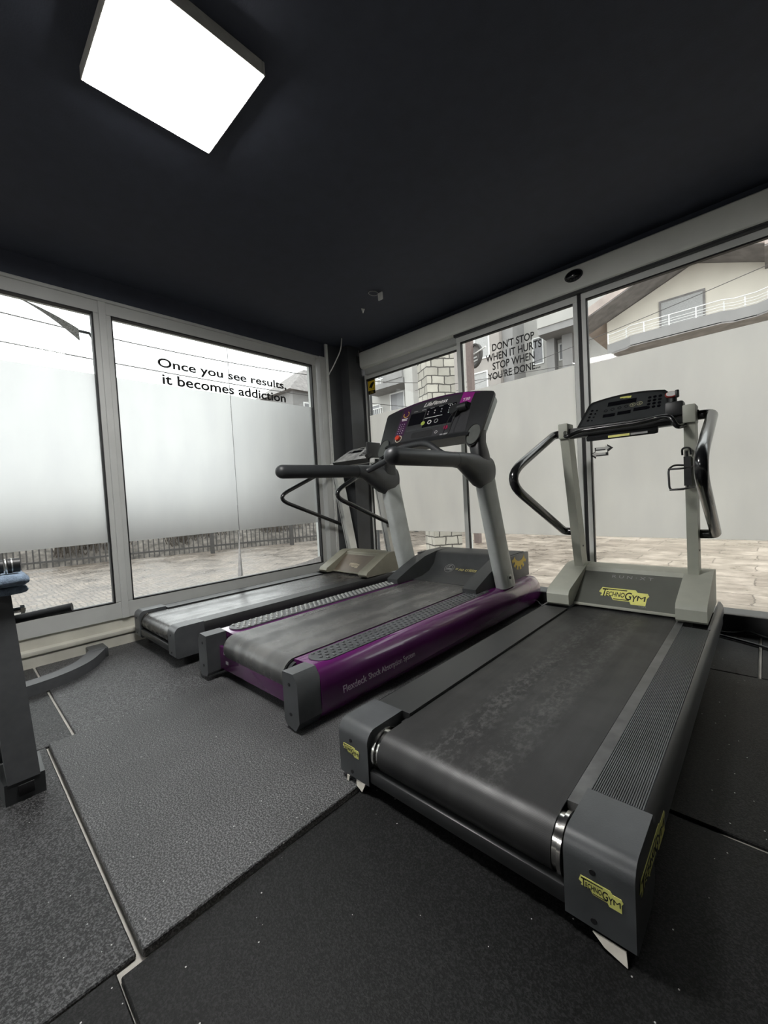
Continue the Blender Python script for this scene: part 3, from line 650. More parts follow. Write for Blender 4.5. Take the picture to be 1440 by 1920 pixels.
# white building left, with a balcony
def part_box(name, m, par, *a, **k): return obj(name, bx(*a, **k), m, par)
def window_part(par, x0, x1, y, z0, z1, m=SCREEN, fm=WHITEM, s=.06):
    bm = BM()
    for a in ((x0, x1, z0, z0+s), (x0, x1, z1-s, z1), (x0, x0+s, z0+s, z1-s), (x1-s, x1, z0+s, z1-s)): add_box(bm, a[0], a[1], y-.05, y+.05, a[2], a[3])
    w = obj('window', bm, fm, par); obj('pane', bx(x0+s, x1-s, y-.01, y+.04, z0+s, z1-s), m, w); return w
DW = mat('far_window_glass', O((.10, .10, .105)), .3)
b = thing('apartment_building', (-16.5, 20, -.15), 'white apartment block with a balcony seen through the corner pane', 'building')
part_box('wall', RENDERW, b, -21, -13.4, 18.4, 26, -.15, 12)
part_box('balcony_slab', RENDERG, b, -17.2, -14.2, 17.2, 18.4, 7.05, 7.35); part_box('balcony_wall', RENDERG, b, -15.6, -14.2, 17.15, 17.3, 7.35, 8.0)
bm = BM()
for i in range(7): add_box(bm, -17.2+.27*i, -17.17+.27*i, 17.2, 17.23, 7.35, 8.3)
add_box(bm, -17.2, -15.5, 17.19, 17.24, 8.26, 8.32); obj('railing', bm, WHITEM, b)
for a in ((-16.2, -15.1, 5.9, 7.0), (-19.6, -18.4, 5.9, 7.0), (-17.1, -16.3, 8.0, 9.9), (-15.4, -14.7, 8.4, 9.9), (-17.8, -17.0, 4.6, 6.6)): window_part(b, a[0], a[1], 18.4, a[2], a[3], DW)
bm = BM()
for i in range(9): add_box(bm, -18.0+.16*i, -17.98+.16*i, 18.2, 18.22, 5.4, 6.3)
add_box(bm, -18, -16.7, 18.19, 18.23, 6.28, 6.33); obj('railing', bm, WHITEM, b)
part_box('pier', RENDERW, b, -14.15, -13.6, 17.3, 18.4, -.15, 12)
# beige and white apartment block behind the door quote
b = thing('apartment_building', (-9, 21, -.15), 'beige apartment block with recessed bays behind the door quote', 'building')
part_box('wall', RENDERB, b, -13.2, -9.25, 18.6, 26, -.15, 14); part_box('wing', RENDERW, b, -9.2, -1.5, 20.2, 27, -.15, 14)
part_box('pier', RENDERG, b, -9.24, -8.7, 18.9, 20.6, -.15, 14); part_box('pier', RENDERG, b, -7.45, -7.1, 19.75, 20.3, -.15, 8.1); part_box('pier', RENDERG, b, -6.75, -6.3, 19.75, 20.3, -.15, 8.1)
part_box('balcony_slab', RENDERG, b, -7.5, -4.2, 18.9, 20.3, 7.9, 8.2); part_box('balcony_front', RENDERW, b, -7.5, -4.2, 18.85, 18.93, 8.2, 9.0)
for a in ((-10.6, -9.75, 18.6, 7.5, 9.3), (-10.7, -9.9, 18.6, 5.0, 6.9), (-8.3, -7.75, 20.2, 7.0, 8.3), (-8.3, -7.75, 20.2, 5.0, 6.3), (-7.05, -6.78, 20.2, 6.9, 7.7), (-7.05, -6.78, 20.2, 5.4, 6.1), (-6.2, -5.7, 20.2, 6.4, 7.3), (-7.0, -6.4, 20.2, 8.6, 10.4), (-5.9, -5.2, 20.2, 8.6, 10.4)):
    window_part(b, a[0], a[1], a[2], a[3], a[4], SHUT if a[2] == 18.6 else DW)
bm = BM()
for i in range(13): add_box(bm, -7.5+.26*i, -7.48+.26*i, 18.86, 18.9, 9.0, 9.7)
add_box(bm, -7.5, -4.2, 18.85, 18.91, 9.66, 9.72); obj('railing', bm, WHITEM, b)
# gabled house on the right
h = thing('gabled_house', (1.5, 17, -.15), 'cream gabled house with a long railed balcony behind the right door leaf', 'house')
FY = 14.0
bm = BM(); prism_y(bm, [(-3.45, -.15), (9, -.15), (9, 6.0), (.6, 5.98), (-1.33, 6.74), (-3.45, 5.86)], FY, 20); obj('wall', bm, mat('cream_render', O((.34, .315, .275)), .9, var=.06, scale=2), h)
bm = BM(); prism_y(bm, [(-4.0, 5.68), (-1.33, 6.78), (.05, 6.21), (.05, 6.42), (-1.33, 7.0), (-4.05, 5.90)], FY-1.1, 20); 
obj('roof', bm, ROOFT, h)
bm = BM(); prism_y(bm, [(-3.98, 5.66), (-1.33, 6.755), (.05, 6.19), (.05, 6.215), (-1.33, 6.785), (-4.0, 5.685)], FY-1.08, FY); obj('soffit', bm, SOFFIT, h)
part_box('roof_extension', ROOFT, h, .05, 9, FY-1.4, 20, 6.05, 6.35); part_box('soffit', SOFFIT, h, .05, 9, FY-1.38, FY, 6.02, 6.05)
bm = BM(); prism_x(bm, [(15.5, 7.1), (20, 9.3), (20, 9.5), (15.5, 7.35)], -2.2, 9); obj('upper_roof', bm, ROOFT, h)
part_box('shutter', SHUT, h, -2.07, -1.15, FY-.03, FY+.05, 4.9, 5.95); bm = BM(); add_box(bm, -2.12, -1.1, FY-.04, FY+.02, 5.95, 6.0); add_box(bm, -2.12, -2.07, FY-.04, FY+.02, 4.9, 5.95); add_box(bm, -1.15, -1.1, FY-.04, FY+.02, 4.9, 5.95); obj('shutter_frame', bm, SOFFIT, h)
out = [(-3.25, FY), (-3.25, 13.15), (-2.75, 13.0), (-2.62, 12.86), (-.72, 12.86), (-.5, 13.0), (-.1, 13.0), (.12, 12.86), (6, 12.86), (6, FY)]
bm = BM(); prism_z(bm, out, 4.655, 4.70); obj('balcony_slab', bm, SOFFIT, h)
bm = BM(); 
inn = [(x, y+.09) for x, y in out[1:-1]]; add_loft(bm, [[(x, y, 4.68) for x, y in out[1:-1]] + [(x, y, 4.68) for x, y in inn[::-1]], [(x, y, 4.95) for x, y in out[1:-1]] + [(x, y, 4.95) for x, y in inn[::-1]]])
obj('balcony_parapet', bm, RENDERG, h)
bm = BM()
for z in (4.99, 5.06, 5.12, 5.22): add_tube(bm, [(x, y+.03, z) for x, y in out[1:-1]], .007 if z < 5.2 else .012, 6)
obj('railing', bm, WHITEM, h)
bm = BM()
for x in (-3.2, -2.75, -2.3, -1.75, -1.2, -.68, -.3, .1, .6, 1.1): 
    y = 12.89 if (-2.6 < x < -.72 or x > .1) else 13.06
    add_box(bm, x-.012, x+.012, y-.012, y+.015, 4.94, 5.22)
obj('railing_posts', bm, WHITEM, h)
# roofs far left, behind the quote
b = thing('far_house', (-26, 19, -.15), 'grey house with a pitched roof at the far right of the left window', 'house')
part_box('wall', RENDERG, b, -30, -25, 17.7, 24, -.15, 9.0)
bm = BM(); add_loft(bm, [[(-24.6, 17.2, 9.0), (-30.4, 17.2, 9.0), (-30.4, 24.5, 9.0), (-24.6, 24.5, 9.0)], [(-26.8, 20.2, 11.4), (-28.2, 20.2, 11.4), (-28.2, 21.5, 11.4), (-26.8, 21.5, 11.4)]]); obj('roof', bm, SOFFIT, b)
for y in (18.6, 20.3): 
    w = obj('window', bx(-25.02, -24.96, y, y+.9, 6.9, 8.3), WHITEM, b); obj('pane', bx(-25.0, -24.94, y+.1, y+.8, 7.0, 8.2), DW, w)
# ------------------------------------------------------------------ treadmills
def badge_polys(w, h):
    """stepped plaque outline, lower-left origin"""
    return [(x*w, y*h) for x, y in ((0, .66), (.045, 1), (.72, 1), (.77, .84), (.96, .84), (1, .66), (.965, .5), (.965, 0), (.69, 0), (.655, .17), (.33, .17), (.27, .40), (.05, .40), (.075, .56))]
def badge(par, fr, w, h, name='badge'):
    p = obj(name, flat(fr, [badge_polys(w, h)], 0, .001), YEL, par, label='yellow stepped maker badge')
    bm = BM()
    add_text(bm, fr, 'T', .06*w, .36*h, .115*w, .56*h, h=.0011, bold=.012)
    add_text(bm, fr, 'ECHNO', .16*w, .40*h, .375*w, .33*h, h=.0011, bold=.012)
    add_text(bm, fr, 'G', .545*w, .27*h, .125*w, .52*h, h=.0011, bold=.012)
    add_text(bm, fr, 'Y', .675*w, .18*h, .105*w, .45*h, h=.0011, bold=.012); add_text(bm, fr, 'M', .785*w, .28*h, .155*w, .33*h, h=.0011, bold=.0)
    for q in (rect(.06*w, .56*w, .86*h, .92*h), rect(.33*w, .64*w, .22*h, .27*h)):
        vs = [bm.verts.new(fr.p(x, y, .0011)) for x, y in q]; bm.faces.new(vs)
    solidify(bm, fr, .0005); obj('badge_lettering', bm, INK, p); return p
def runner(name, c, label, P, old=False):
    """light-framed treadmill with bent tube handrails"""
    yr, dz = P['yr'], P['dz']
    t = thing(name, (c, 2.1, 0), label, 'treadmill', 'treadmills in a row')
    bw, ci, co = P['bw'], P['ci'], P['co']; zb, zt = P['capb'], P['capt']; hous = SAGEB if old else SAGE
    # deck frame under the belt, running board, rear cross tray
    obj('deck', bx(c-ci+.01, c+ci-.01, yr+.16, P['yh1']-.02, zb+.03, dz-.012, .006), TRAY, t)
    bm = BM(); add_box(bm, c-ci, c+ci, yr+.004, yr+.03, zb+.022, zb+.066, .006); add_box(bm, c-ci, c+ci, yr+.03, yr+.14, zb+.01, zb+.042, .004); obj('rear_cross_bar', bm, mat('black_cross_bar', (.026, .027, .028), .38), t)
    # belt wraps the rear roller
    R = P['R']; yc = yr+.008+R; zc = dz-R; n = 10
    po = [(P['yh0']+.35, dz)] + [(yc-R*math.sin(a), zc+R*math.cos(a)) for a in [math.pi*k/n for k in range(n+1)]] + [(P['yh0']+.35, zc-R)]
    pi_ = [(y + (0 if i in (0, len(po)-1) else 0), z) for i, (y, z) in enumerate(po)]
    th = .004
    inner = [(P['yh0']+.35, dz-th)] + [(yc-(R-th)*math.sin(a), zc+(R-th)*math.cos(a)) for a in [math.pi*k/n for k in range(n+1)]] + [(P['yh0']+.35, zc-R+th)]
    bm = BM(); prism_x(bm, po + inner[::-1], c-bw, c+bw)
    obj('belt', bm, BELT_OLD if old else BELT_RUN, t, ang=50)
    bm = BM(); add_cyl(bm, (c, yc, zc), (1, 0, 0), R-.006, 2*bw+.004, 24)
    for s in (-1, 1):
        add_cyl(bm, (c+s*(bw+.008), yc, zc), (1, 0, 0), R-.004, .016, 28); add_cyl(bm, (c+s*(bw+.019), yc, zc), (1, 0, 0), R+.003, .009, 28); add_cyl(bm, (c+s*(ci-.005), yc, zc), (1, 0, 0), .018, .03, 14)
    obj('rear_roller', bm, CHROME, t)
    for s in (-1, 1):
        a, b = sorted((c+s*ci, c+s*co))
        # rear end cap: upright box rounded over the top rear edge
        r = .042; pr = [(yr+.185, zb+.03), (yr+.15, zb), (yr+.012, zb), (yr, zb+.012)] + [(yr+r-r*math.cos(k*math.pi/12), zt-r+r*math.sin(k*math.pi/12)) for k in range(7)] + [(yr+.185, zt)]
        bm = BM(); prism_x(bm, pr, a, b); bevel_sharp(bm, .006, 2, 50); e = obj('end_cap', bm, GREYP, t)
        xc = (a+b)/2
        for z in (zt-.055, zb+.03): obj('screw_hole', cyl((xc-.01, yr-.0005, z), (0, 1, 0), .0065, .003, 14), GASKET, e)
        # side rail: flat strip by the belt, ribbed tread, bevelled outer shoulder and tall side
        y0, y1 = yr+.186, P['yh1']+.05
        gi, go = P['gi'], co-.018
        if not old and s > 0:
            bm = BM(); g0, g1 = c+gi, c+go; n = 24; p = [(g0, dz-.03)]; wv = (g1-g0)/n
            for k in range(n):
                x = g0+k*wv
                p += [(x+wv*.04, dz+.012), (x+wv*.62, dz+.012), (x+wv*.68, dz+.0085), (x+wv*.98, dz+.0085)]
            p += [(g1, dz-.03)]
            if s < 0: p = [(2*c-x, z) for x, z in p]
            prism_y(bm, p, y0+.004, P['yh0']-.07); obj('ribbed_tread', bm, GREYP, t)
            q = [(c+gi-.002, dz+.004), (c+bw+.002, dz+.002), (c+bw+.002, dz-.02), (c+gi-.002, dz-.02)]
            if s < 0: q = [(2*c-x, z) for x, z in q]
            bm = BM(); prism_y(bm, q, y0-.06, P['yh0']+.1); obj('inner_strip', bm, mat('worn_dark_strip', (.085, .086, .086), .33, var=.4, scale=14), t)
        else:
            q = [(c+bw+.004, dz-.02), (c+bw+.004, dz+.010), (c+go, dz+.010), (c+go, dz-.02)]
            if s < 0: q = [(2*c-x, z) for x, z in q]
            bm = BM(); prism_y(bm, q, y0+.004, P['yh0']-.03); bevel_sharp(bm, .004); obj('foot_board', bm, mat('black_foot_board', (.026, .027, .028), .42, var=.15, scale=14), t)
        q = [(c+go+.001, dz+.011), (c+co-.004, dz-.006), (c+co, dz-.03), (c+co, dz-.062), (c+co-.006, dz-.066), (c+co-.006, zb+.05), (c+co-.03, zb+.04), (c+co-.03, dz-.02), (c+go+.001, dz-.012)]
        if s < 0: q = [(2*c-x, z) for x, z in q]
        bm = BM(); prism_y(bm, q, y0, y1); obj('side_frame', bm, STEELG if not old else TRAY, t)
        if not old: obj('front_deck_plate', bx(*sorted((c+s*(gi+.11), c+s*(go+.004))), P['yh0']-.066, y1, dz-.01, dz+.0135, .002, 1), STEELG, t)
        # adjustable feet
        zf = .0125 if (not old and s < 0) else .0005
        for yy in (yr+.09, P['yh1']-.1):
            obj('foot', cyl((c+s*(ci+.05), yy, (zb+.03+zf)/2), (0, 0, 1), .026, zb+.03-zf, 16), GASKET, t)
        # housing arm
        hi, ho = P['hi'], P['ho']; y0, y1, z0, z1, z2 = P['yh0'], P['yh1'], dz+.014, P['hz1'], P['hz2']
        a, b = sorted((c+s*hi, c+s*ho))
        pr = [(y0, z0+.012), (y0-.004, z1-.03), (y0+.012, z1-.006), (y0+.04, z1+.006), (y1-.17, z2-.012), (y1-.12, z2), (y1, z2-.004), (y1, z0)]
        pr = [(y0+.012, z0)] + pr
        bm = BM(); prism_x(bm, pr, a, b); bevel_sharp(bm, .010, 3, 40); obj('motor_cover_arm', bm, hous, t)
    hi, ho = P['hi'], P['ho']; y0, y1, z0, z1, z2 = P['yh0'], P['yh1'], dz+.014, P['hz1'], P['hz2']
    bm = BM(); prism_x(bm, [(y1-.185, z2-.045), (y1-.165, z2-.014), (y1-.12, z2-.002), (y1-.003, z2-.006), (y1-.003, z0), (y1-.14, z0)], c-hi-.01, c+hi+.01); bevel_sharp(bm, .004, 2, 40)
    obj('motor_cover', bm, hous, t)
    # sloping plate between the arms
    pa, pb = (y0+P['pl'], dz+.026), (y1-.17, z2-.032)
    bm = BM(); prism_x(bm, [pa, pb, (pb[0]+.02, pb[1]-.01), (pa[0]+.03, pa[1]-.02)], c-hi-.003, c+hi+.003); pl = obj('front_plate', bm, PLATEB if old else PLATE, t)
    obj('plate_lip', bx(c-hi-.002, c+hi+.002, pa[0]-.012, pa[0]+.008, dz+.012, dz+.027, .003), hous, t)
    fr = Fr((c, pa[0], pa[1]), (1, 0, 0), (0, pb[0]-pa[0], pb[1]-pa[1])); H = math.hypot(pb[0]-pa[0], pb[1]-pa[1])
    if not old:
        fr2 = Fr(fr.p(-.155, .105*H, .0006), fr.ex, fr.ey); badge(t, fr2, .285, .125)
        obj('model_lettering', text(fr, [(('RUN·XT', -.105, .80*H, .235, .026), dict(spacing=1.6, h=.0005))]), GREYPR, t)
        obj('small_lettering', text(fr, [(('ITALY', .085, .065*H, .042, .009), dict(h=.0005))]), GREYPR, t)
    else:
        fr2 = Fr(fr.p(-.075, .22*H, .0006), fr.ex, fr.ey); bm = flat(fr2, [badge_polys(.15, .06)], 0, .0008)
        obj('badge', bm, mat('faded_badge', (.42, .36, .26), .6, var=.2, scale=40), t, label='worn faded maker badge')
        bm = BM(); add_text(bm, fr2, 'TECHNOGYM', .012, .022, .125, .018, h=.0009); solidify(bm, fr2, .0004); obj('badge_lettering', bm, PLATEB, t)
        obj('plate_top_trim', bx(c-hi, c+hi, pb[0]-.006, pb[0]+.01, pb[1]-.002, pb[1]+.012, .003), hous, t)
    # uprights lean towards the runner
    U0, U1 = P['ub'], P['ut']       # (u, y, z) centres of the base and the top
    hw, hd = P['uw']/2, P['ud']/2
    for s in (-1, 1):
        bm = BM(); rings = []
        for (u, y, z) in (U0, U1):
            x = c+s*u; rings.append([(x-hw, y-hd, z), (x+hw, y-hd, z), (x+hw, y+hd, z), (x-hw, y+hd, z)])
        add_loft(bm, rings); bevel_sharp(bm, .006, 2, 40); u_ = obj('upright', bm, ALU if old else SAGE, t)
        D = Vector((s*(U1[0]-U0[0]), U1[1]-U0[1], U1[2]-U0[2]))
        if old:   # extruded profile with dark grooves in the rear face
            bm = BM()
            for dx in (-hw*.45,):
                x = c+s*U0[0]+dx; add_loft(bm, [[(x-.003, U0[1]-hd-.0012, U0[2]), (x+.003, U0[1]-hd-.0012, U0[2]), (x+.003, U0[1]-hd+.004, U0[2]), (x-.003, U0[1]-hd+.004, U0[2])], [(x-.003+D.x, U1[1]-hd-.0012, U1[2]), (x+.003+D.x, U1[1]-hd-.0012, U1[2]), (x+.003+D.x, U1[1]-hd+.004, U1[2]), (x-.003+D.x, U1[1]-hd+.004, U1[2])]])
            obj('groove', bm, CHAR, u_)
        else:
            e = Vector((c+s*U1[0], U1[1], U1[2])); 
            obj('upright_cap', bx(e.x-hw-.003, e.x+hw+.003, e.y-hd-.004, e.y+hd+.004, e.z-.10, e.z+.004, .007), SAGE, u_)
            bm = BM(); add_cyl(bm, (c+s*(U1[0]+hw+.004), U1[1]+.02, U1[2]-.03), (1, 0, 0), .006, .012, 12); m_ = Vector((c+s*U0[0], U0[1], U0[2]))+D*.16
            add_cyl(bm, (m_.x+hw, m_.y, m_.z), (1, 0, 0), .006, .006, 12); obj('bolt', bm, GASKET, u_)
        # handrail
        k = lambda u, y, z: (c+s*u, y, z)
        pts = fillet([k(U1[0], P['r0'][1], P['r0'][2]), k(*P['r0']), k(*P['r1']), k(*P['r2']), k(U0[0], P['r2'][1]+.006, P['r2'][2]-.002)], P['rf'], 8)
        hr = obj('handrail', tube(pts, P['rr'], 14), TUBE, t, ang=60)
    return t
RUN = dict(yr=.905, dz=.200, bw=.283, ci=.317, co=.460, gi=.322, capb=.02, capt=.215, R=.068, yh0=2.735, yh1=3.27, hi=.286, ho=.428, hz1=.318, hz2=.432, pl=.095,
           ub=(.333, 3.155, .40), ut=(.350, 2.985, 1.425), uw=.056, ud=.115, r0=(.447, 3.03, 1.372), r1=(.452, 2.235, 1.062), r2=(.442, 3.15, .664), rf=[.05, .26, .035], rr=.028)
OLD = dict(yr=.908, dz=.238, bw=.250, ci=.280, co=.392, gi=.290, capb=.062, capt=.257, R=.062, yh0=2.615, yh1=3.075, hi=.236, ho=.352, hz1=.305, hz2=.446, pl=.10,
           ub=(.297, 3.040, .43), ut=(.297, 2.870, 1.36), uw=.068, ud=.095, r0=(.372, 2.86, 1.335), r1=(.420, 2.185, 1.035), r2=(.385, 3.00, .705), rf=[.05, .17, .05], rr=.0195)
c = -.665
t = runner('treadmill', c, 'dark treadmill with pale uprights and yellow badges, nearest the viewer', RUN)
# badges on the end caps and side
fr = Fr((c+.350, .905-.0006, .105), (1, 0, 0), (0, 0, 1)); badge(t, fr, .088, .036)
fr = Fr((c-.440, .905-.0006, .108), (1, 0, 0), (0, 0, 1)); badge(t, fr, .082, .033)
fr = Fr((c+.4608, .935, .098), (0, 1, 0), (0, 0, 1)); badge(t, fr, .29, .062)
bm = BM()
add_loft(bm, [[(c-.425, .903, .03), (c-.412, .902, .03), (c-.412, .905, .03), (c-.425, .905, .03)], [(c-.424, .899, -.004+.012), (c-.414, .899, .008), (c-.414, .901, .008), (c-.424, .901, .008)], [(c-.405, .885, .002), (c-.395, .883, .001), (c-.395, .886, .001), (c-.405, .887, .002)]])
add_loft(bm, [[(c-.385, .91, .032), (c-.335, .905, .034), (c-.335, .908, .034), (c-.385, .913, .032)], [(c-.375, .90, .014), (c-.345, .896, .006), (c-.345, .899, .006), (c-.375, .903, .014)]])
obj('tape_strip', bm, TAPE, t, label='torn pale tape under the left end cap')
bm = BM(); add_loft(bm, [[(c+.375, .905, .024), (c+.44, .905, .024), (c+.44, .908, .024), (c+.375, .908, .024)], [(c+.40, .899, .010), (c+.445, .894, .002), (c+.445, .897, .002), (c+.40, .902, .010)]])
obj('tape_strip', bm, TAPE, t, label='torn pale tape under the right end cap')
# console
def console_outline(wb, wt, h, arch, r=.02, n=14):
    p = [(-wb, 0), (-wt-.004, h-r), (-wt+r*.7, h+.004)]
    for k in range(1, n):
        x = -wt+r + (2*wt-2*r)*k/n; p.append((x, h + arch*(1-((x)/(wt))**2)))
    return p + [(wt-r*.7, h+.004), (wt+.004, h-r), (wb, 0)]
fc = Fr((c, 2.975, 1.395), (1, 0, 0), (0, .155, .19)); con = flat(fc, [console_outline(.272, .225, .222, .035)], -.05, 0); bevel_sharp(con, .006, 2, 50)
con = obj('console', con, BLACK, t)
obj('console_panel', flat(fc, [console_outline(.255, .208, .205, .033)], .0003, .001), CHAR, con)
obj('display', flat(fc, [rect(-.105, .062, .155, .195)], .0012, .0022), SCREEN, con)
b = flat(fc, [badge_polys(.07, .022)], 0, .001)
bmesh.ops.translate(b, verts=b.verts, vec=fc.ex*-.04+fc.ey*.207+fc.n*.0012); obj('badge', b, YEL, con, label='small yellow badge at the top of the console')
for x, y in ((-.11, .118), (-.07, .122), (-.03, .126), (.01, .130)):
    bm = BM(); add_ring(bm, fc, x, y, .011, .0085, .0012, .0022); obj('button', bm, SCREEN, con)
for x, y in ((.045, .134), (.083, .138)):
    bm = BM(); add_ring(bm, fc, x, y, .0165, .0135, .0012, .0025); add_flat(bm, fc, ell(x, y, .005, n=10), .0012, .0025); obj('button', bm, mat('pale_yellow_print', (.5, .48, .3), .5), con, label='pale ringed button')
for x, y, w in ((-.12, .055, .07), (-.035, .060, .075), (.055, .072, .075)): obj('button', flat(fc, [rect(x, x+w, y, y+.028)], .0012, .004), SCREEN, con)
bm = BM()
for i in range(3):
    for j in range(4): add_flat(bm, fc, ell(.135+.028*i, .085+.030*j, .010, .011, 12), .0012, .0028)
obj('keypad', bm, SCREEN, con)
bm = BM()
for j in range(4): add_flat(bm, fc, ell(-.21+.004*j, .05+.030*j, .009, n=12), .0012, .0028); add_flat(bm, fc, ell(-.185+.006*j, .045+.030*j, .006, n=10), .0012, .0028)
obj('keypad', bm, SCREEN, con)
# cross bar, lower tray and hooked grab bars
obj('cross_bar', bx(c-.335, c+.335, 2.955, 3.02, 1.325, 1.392, .012), BLACK, t)
bm = flat(Fr((c, 2.92, 1.30), (1, 0, 0), (0, 1, .45)), [[(-.20, .0), (-.185, -.01), (.185, -.01), (.20, 0), (.19, .09), (-.19, .09)]], -.012, .012); tr = obj('lower_tray', bm, BLACK, t)
obj('instruction_label', bx(c-.065, c+.055, 2.902, 2.9035, 1.292, 1.306), YEL, tr, label='pale yellow instruction label')
obj('small_label', bx(c+.06, c+.15, 2.902, 2.9035, 1.293, 1.305), GREYPR, tr)
g = fillet([(c-.335, 2.93, 1.365), (c-.31, 2.86, 1.325), (c-.235, 2.90, 1.36), (c+.10, 2.895, 1.36), (c+.21, 2.90, 1.375), (c+.27, 2.86, 1.37), (c+.30, 2.85, 1.30), (c+.325, 2.94, 1.315)], [.03, .04, .05, .05, .05, .04], 6)
obj('grab_bar', tube(g, .0145, 12), TUBE, t, ang=60)
bm = BM(); add_box(bm, c+.232, c+.325, 2.93, 3.01, 1.375, 1.46, .012); add_cyl(bm, (c+.27, 2.96, 1.465), (0, 0, 1), .022, .05, 16); sw = obj('switch_bracket', bm, BLACK, t)
f2 = Fr((c+.268, 2.935, 1.505), (1, .1, 0), (0, .45, .9)); bm = flat(f2, [ell(0, 0, .031, .020, 24)], -.012, 0); obj('stop_disc', bm, mat('faded_red_plastic', (.35, .06, .05), .4), sw, label='dull red emergency stop disc')
obj('stop_face', flat(f2, [ell(0, .001, .026, .016, 24)], .0005, .002), WHITEP, sw, label='white face of the emergency stop')
obj('stop_lever', bx(c+.285, c+.305, 2.93, 2.95, 1.48, 1.525, .006), BLACK, sw)
# wire bottle cage on the right upright
ux = c+.345; bm = BM(); z0, y_ = .985, 3.02
for pts in ([(ux-.035, y_-.06, z0+.16), (ux-.035, y_-.075, z0+.20), (ux+.005, y_-.075, z0+.20), (ux+.005, y_-.06, z0+.16)], [(ux-.015, y_-.05, z0+.18), (ux-.015, y_-.05, z0-.03)],
            [(ux-.03, y_-.055, z0+.10), (ux-.075, y_-.08, z0+.105), (ux-.095, y_-.13, z0+.08), (ux-.09, y_-.14, z0-.04), (ux-.03, y_-.075, z0-.04)], [(ux-.095, y_-.13, z0+.08), (ux-.02, y_-.15, z0+.08), (ux+.02, y_-.08, z0+.09)], [(ux-.09, y_-.14, z0-.04), (ux-.01, y_-.15, z0-.035), (ux+.02, y_-.08, z0-.03)]):
    add_tube(bm, fillet(pts, .025) if len(pts) > 2 else pts, .0055, 8)
add_box(bm, ux-.03, ux+.005, y_-.06, y_-.048, z0-.02, z0+.15); obj('bottle_cage', bm, BLACK, t)

c = -3.06
t = runner('treadmill', c, 'old slim treadmill with beige motor cover, farthest left beside the window', OLD, True)
fc = Fr((c, 2.80, 1.375), (1, 0, 0), (0, .20, .135)); con = flat(fc, [console_outline(.262, .200, .235, .035)], -.05, 0); bevel_sharp(con, .006, 2, 50); con = obj('console', con, BLACK, t)
glare = mat('worn_panel_with_glare', (.55, .55, .54), .2, var=.35, scale=14)  # pale tone puts the bright window's reflection into the worn face's colour
obj('console_panel', flat(fc, [console_outline(.250, .19, .222, .03)], .0003, .0015), glare, con, label='worn glossy console face, pale with a painted window reflection')
bm = BM()
for i in range(4):
    for j in range(4): add_flat(bm, fc, rect(.09+.024*i, .107+.024*i, .06+.03*j, .078+.03*j), .0016, .003)
obj('keypad', bm, SCREEN, con)
bm = flat(fc, [rect(-.10, .05, .15, .20), rect(-.15, -.11, .16, .18), rect(-.03, .04, .215, .235)], .0016, .003); obj('display', bm, SCREEN, con)
bm = BM(); add_box(bm, c-.30, c+.30, 2.83, 2.90, 1.335, 1.375, .01); obj('cross_bar', bm, LOUV, t)
bm = BM(); add_cyl(bm, (c+.275, 2.80, 1.40), (0, 1, .5), .022, .05, 16); add_box(bm, c+.235, c+.265, 2.81, 2.99, 1.36, 1.53, .008); obj('speaker_bracket', bm, BLACK, t)
for x, s in ((c-.297, -1), (c+.297, 1)): obj('upright_cap', bx(x-.034, x+.034, 2.82, 2.915, 1.325, 1.372, .008), LOUV, t)

# ---- purple treadmill
c = -1.94; cz = .26
t = thing('treadmill', (c, 2.1, 0), 'purple treadmill with studded foot strips in the middle of the row', 'treadmill', 'treadmills in a row')
bw = .295
obj('deck', bx(c-.43, c+.43, 1.12, 3.28, .06, cz-.014, .006), TRAY, t)
R = .075; yc, zc = 1.085, cz-R; n = 12; th = .004
po = [(2.95, cz)] + [(yc-R*math.sin(math.pi*k/n), zc+R*math.cos(math.pi*k/n)) for k in range(n+1)] + [(2.95, zc-R)]
pi_ = [(2.95, cz-th)] + [(yc-(R-th)*math.sin(math.pi*k/n), zc+(R-th)*math.cos(math.pi*k/n)) for k in range(n+1)] + [(2.95, zc-R+th)]
bm = BM(); prism_x(bm, po + pi_[::-1], c-bw, c+bw); obj('belt', bm, BELT_LF, t, ang=50)
bm = BM(); add_cyl(bm, (c, yc, zc), (1, 0, 0), R-.006, 2*bw+.004, 24)
for s in (-1, 1): add_cyl(bm, (c+s*(bw+.012), yc, zc), (1, 0, 0), R-.016, .02, 24); add_cyl(bm, (c+s*(bw+.05), yc, zc), (1, 0, 0), .016, .08, 12)
obj('rear_roller', bm, CHAR, t)
bm = BM(); add_box(bm, c-.41, c+.41, 1.03, 1.05, .055, .185, .004); add_box(bm, c-.41, c+.41, 1.05, 1.12, .055, .085); rp = obj('rear_panel', bm, PURPLE, t)
bm = BM(); fr = Fr((c-.335, 1.0295, .125), (1, 0, 0), (0, 0, 1)); add_flat(bm, fr, rect(0, .045, .02, .034), 0, .001); add_flat(bm, fr, rect(.02, .05, -.03, -.012), 0, .001); obj('warning_label', bm, WHITEP, rp, label='small pale warning labels')
f3 = Fr((c-.02, 2.0, cz+.0004), (1, 0, 0), (0, 1, 0))
f3 = Fr((c-.235, 1.45, cz+.0003), (0, 1, 0), (-1, 0, 0))
obj('belt_lettering', text(f3, [(('LifeFitness', 0, 0, .27, .04), dict(shear=.3, h=.0003))]), mat('worn_grey_print', (.20, .20, .2), .6, var=.5, scale=50), t)
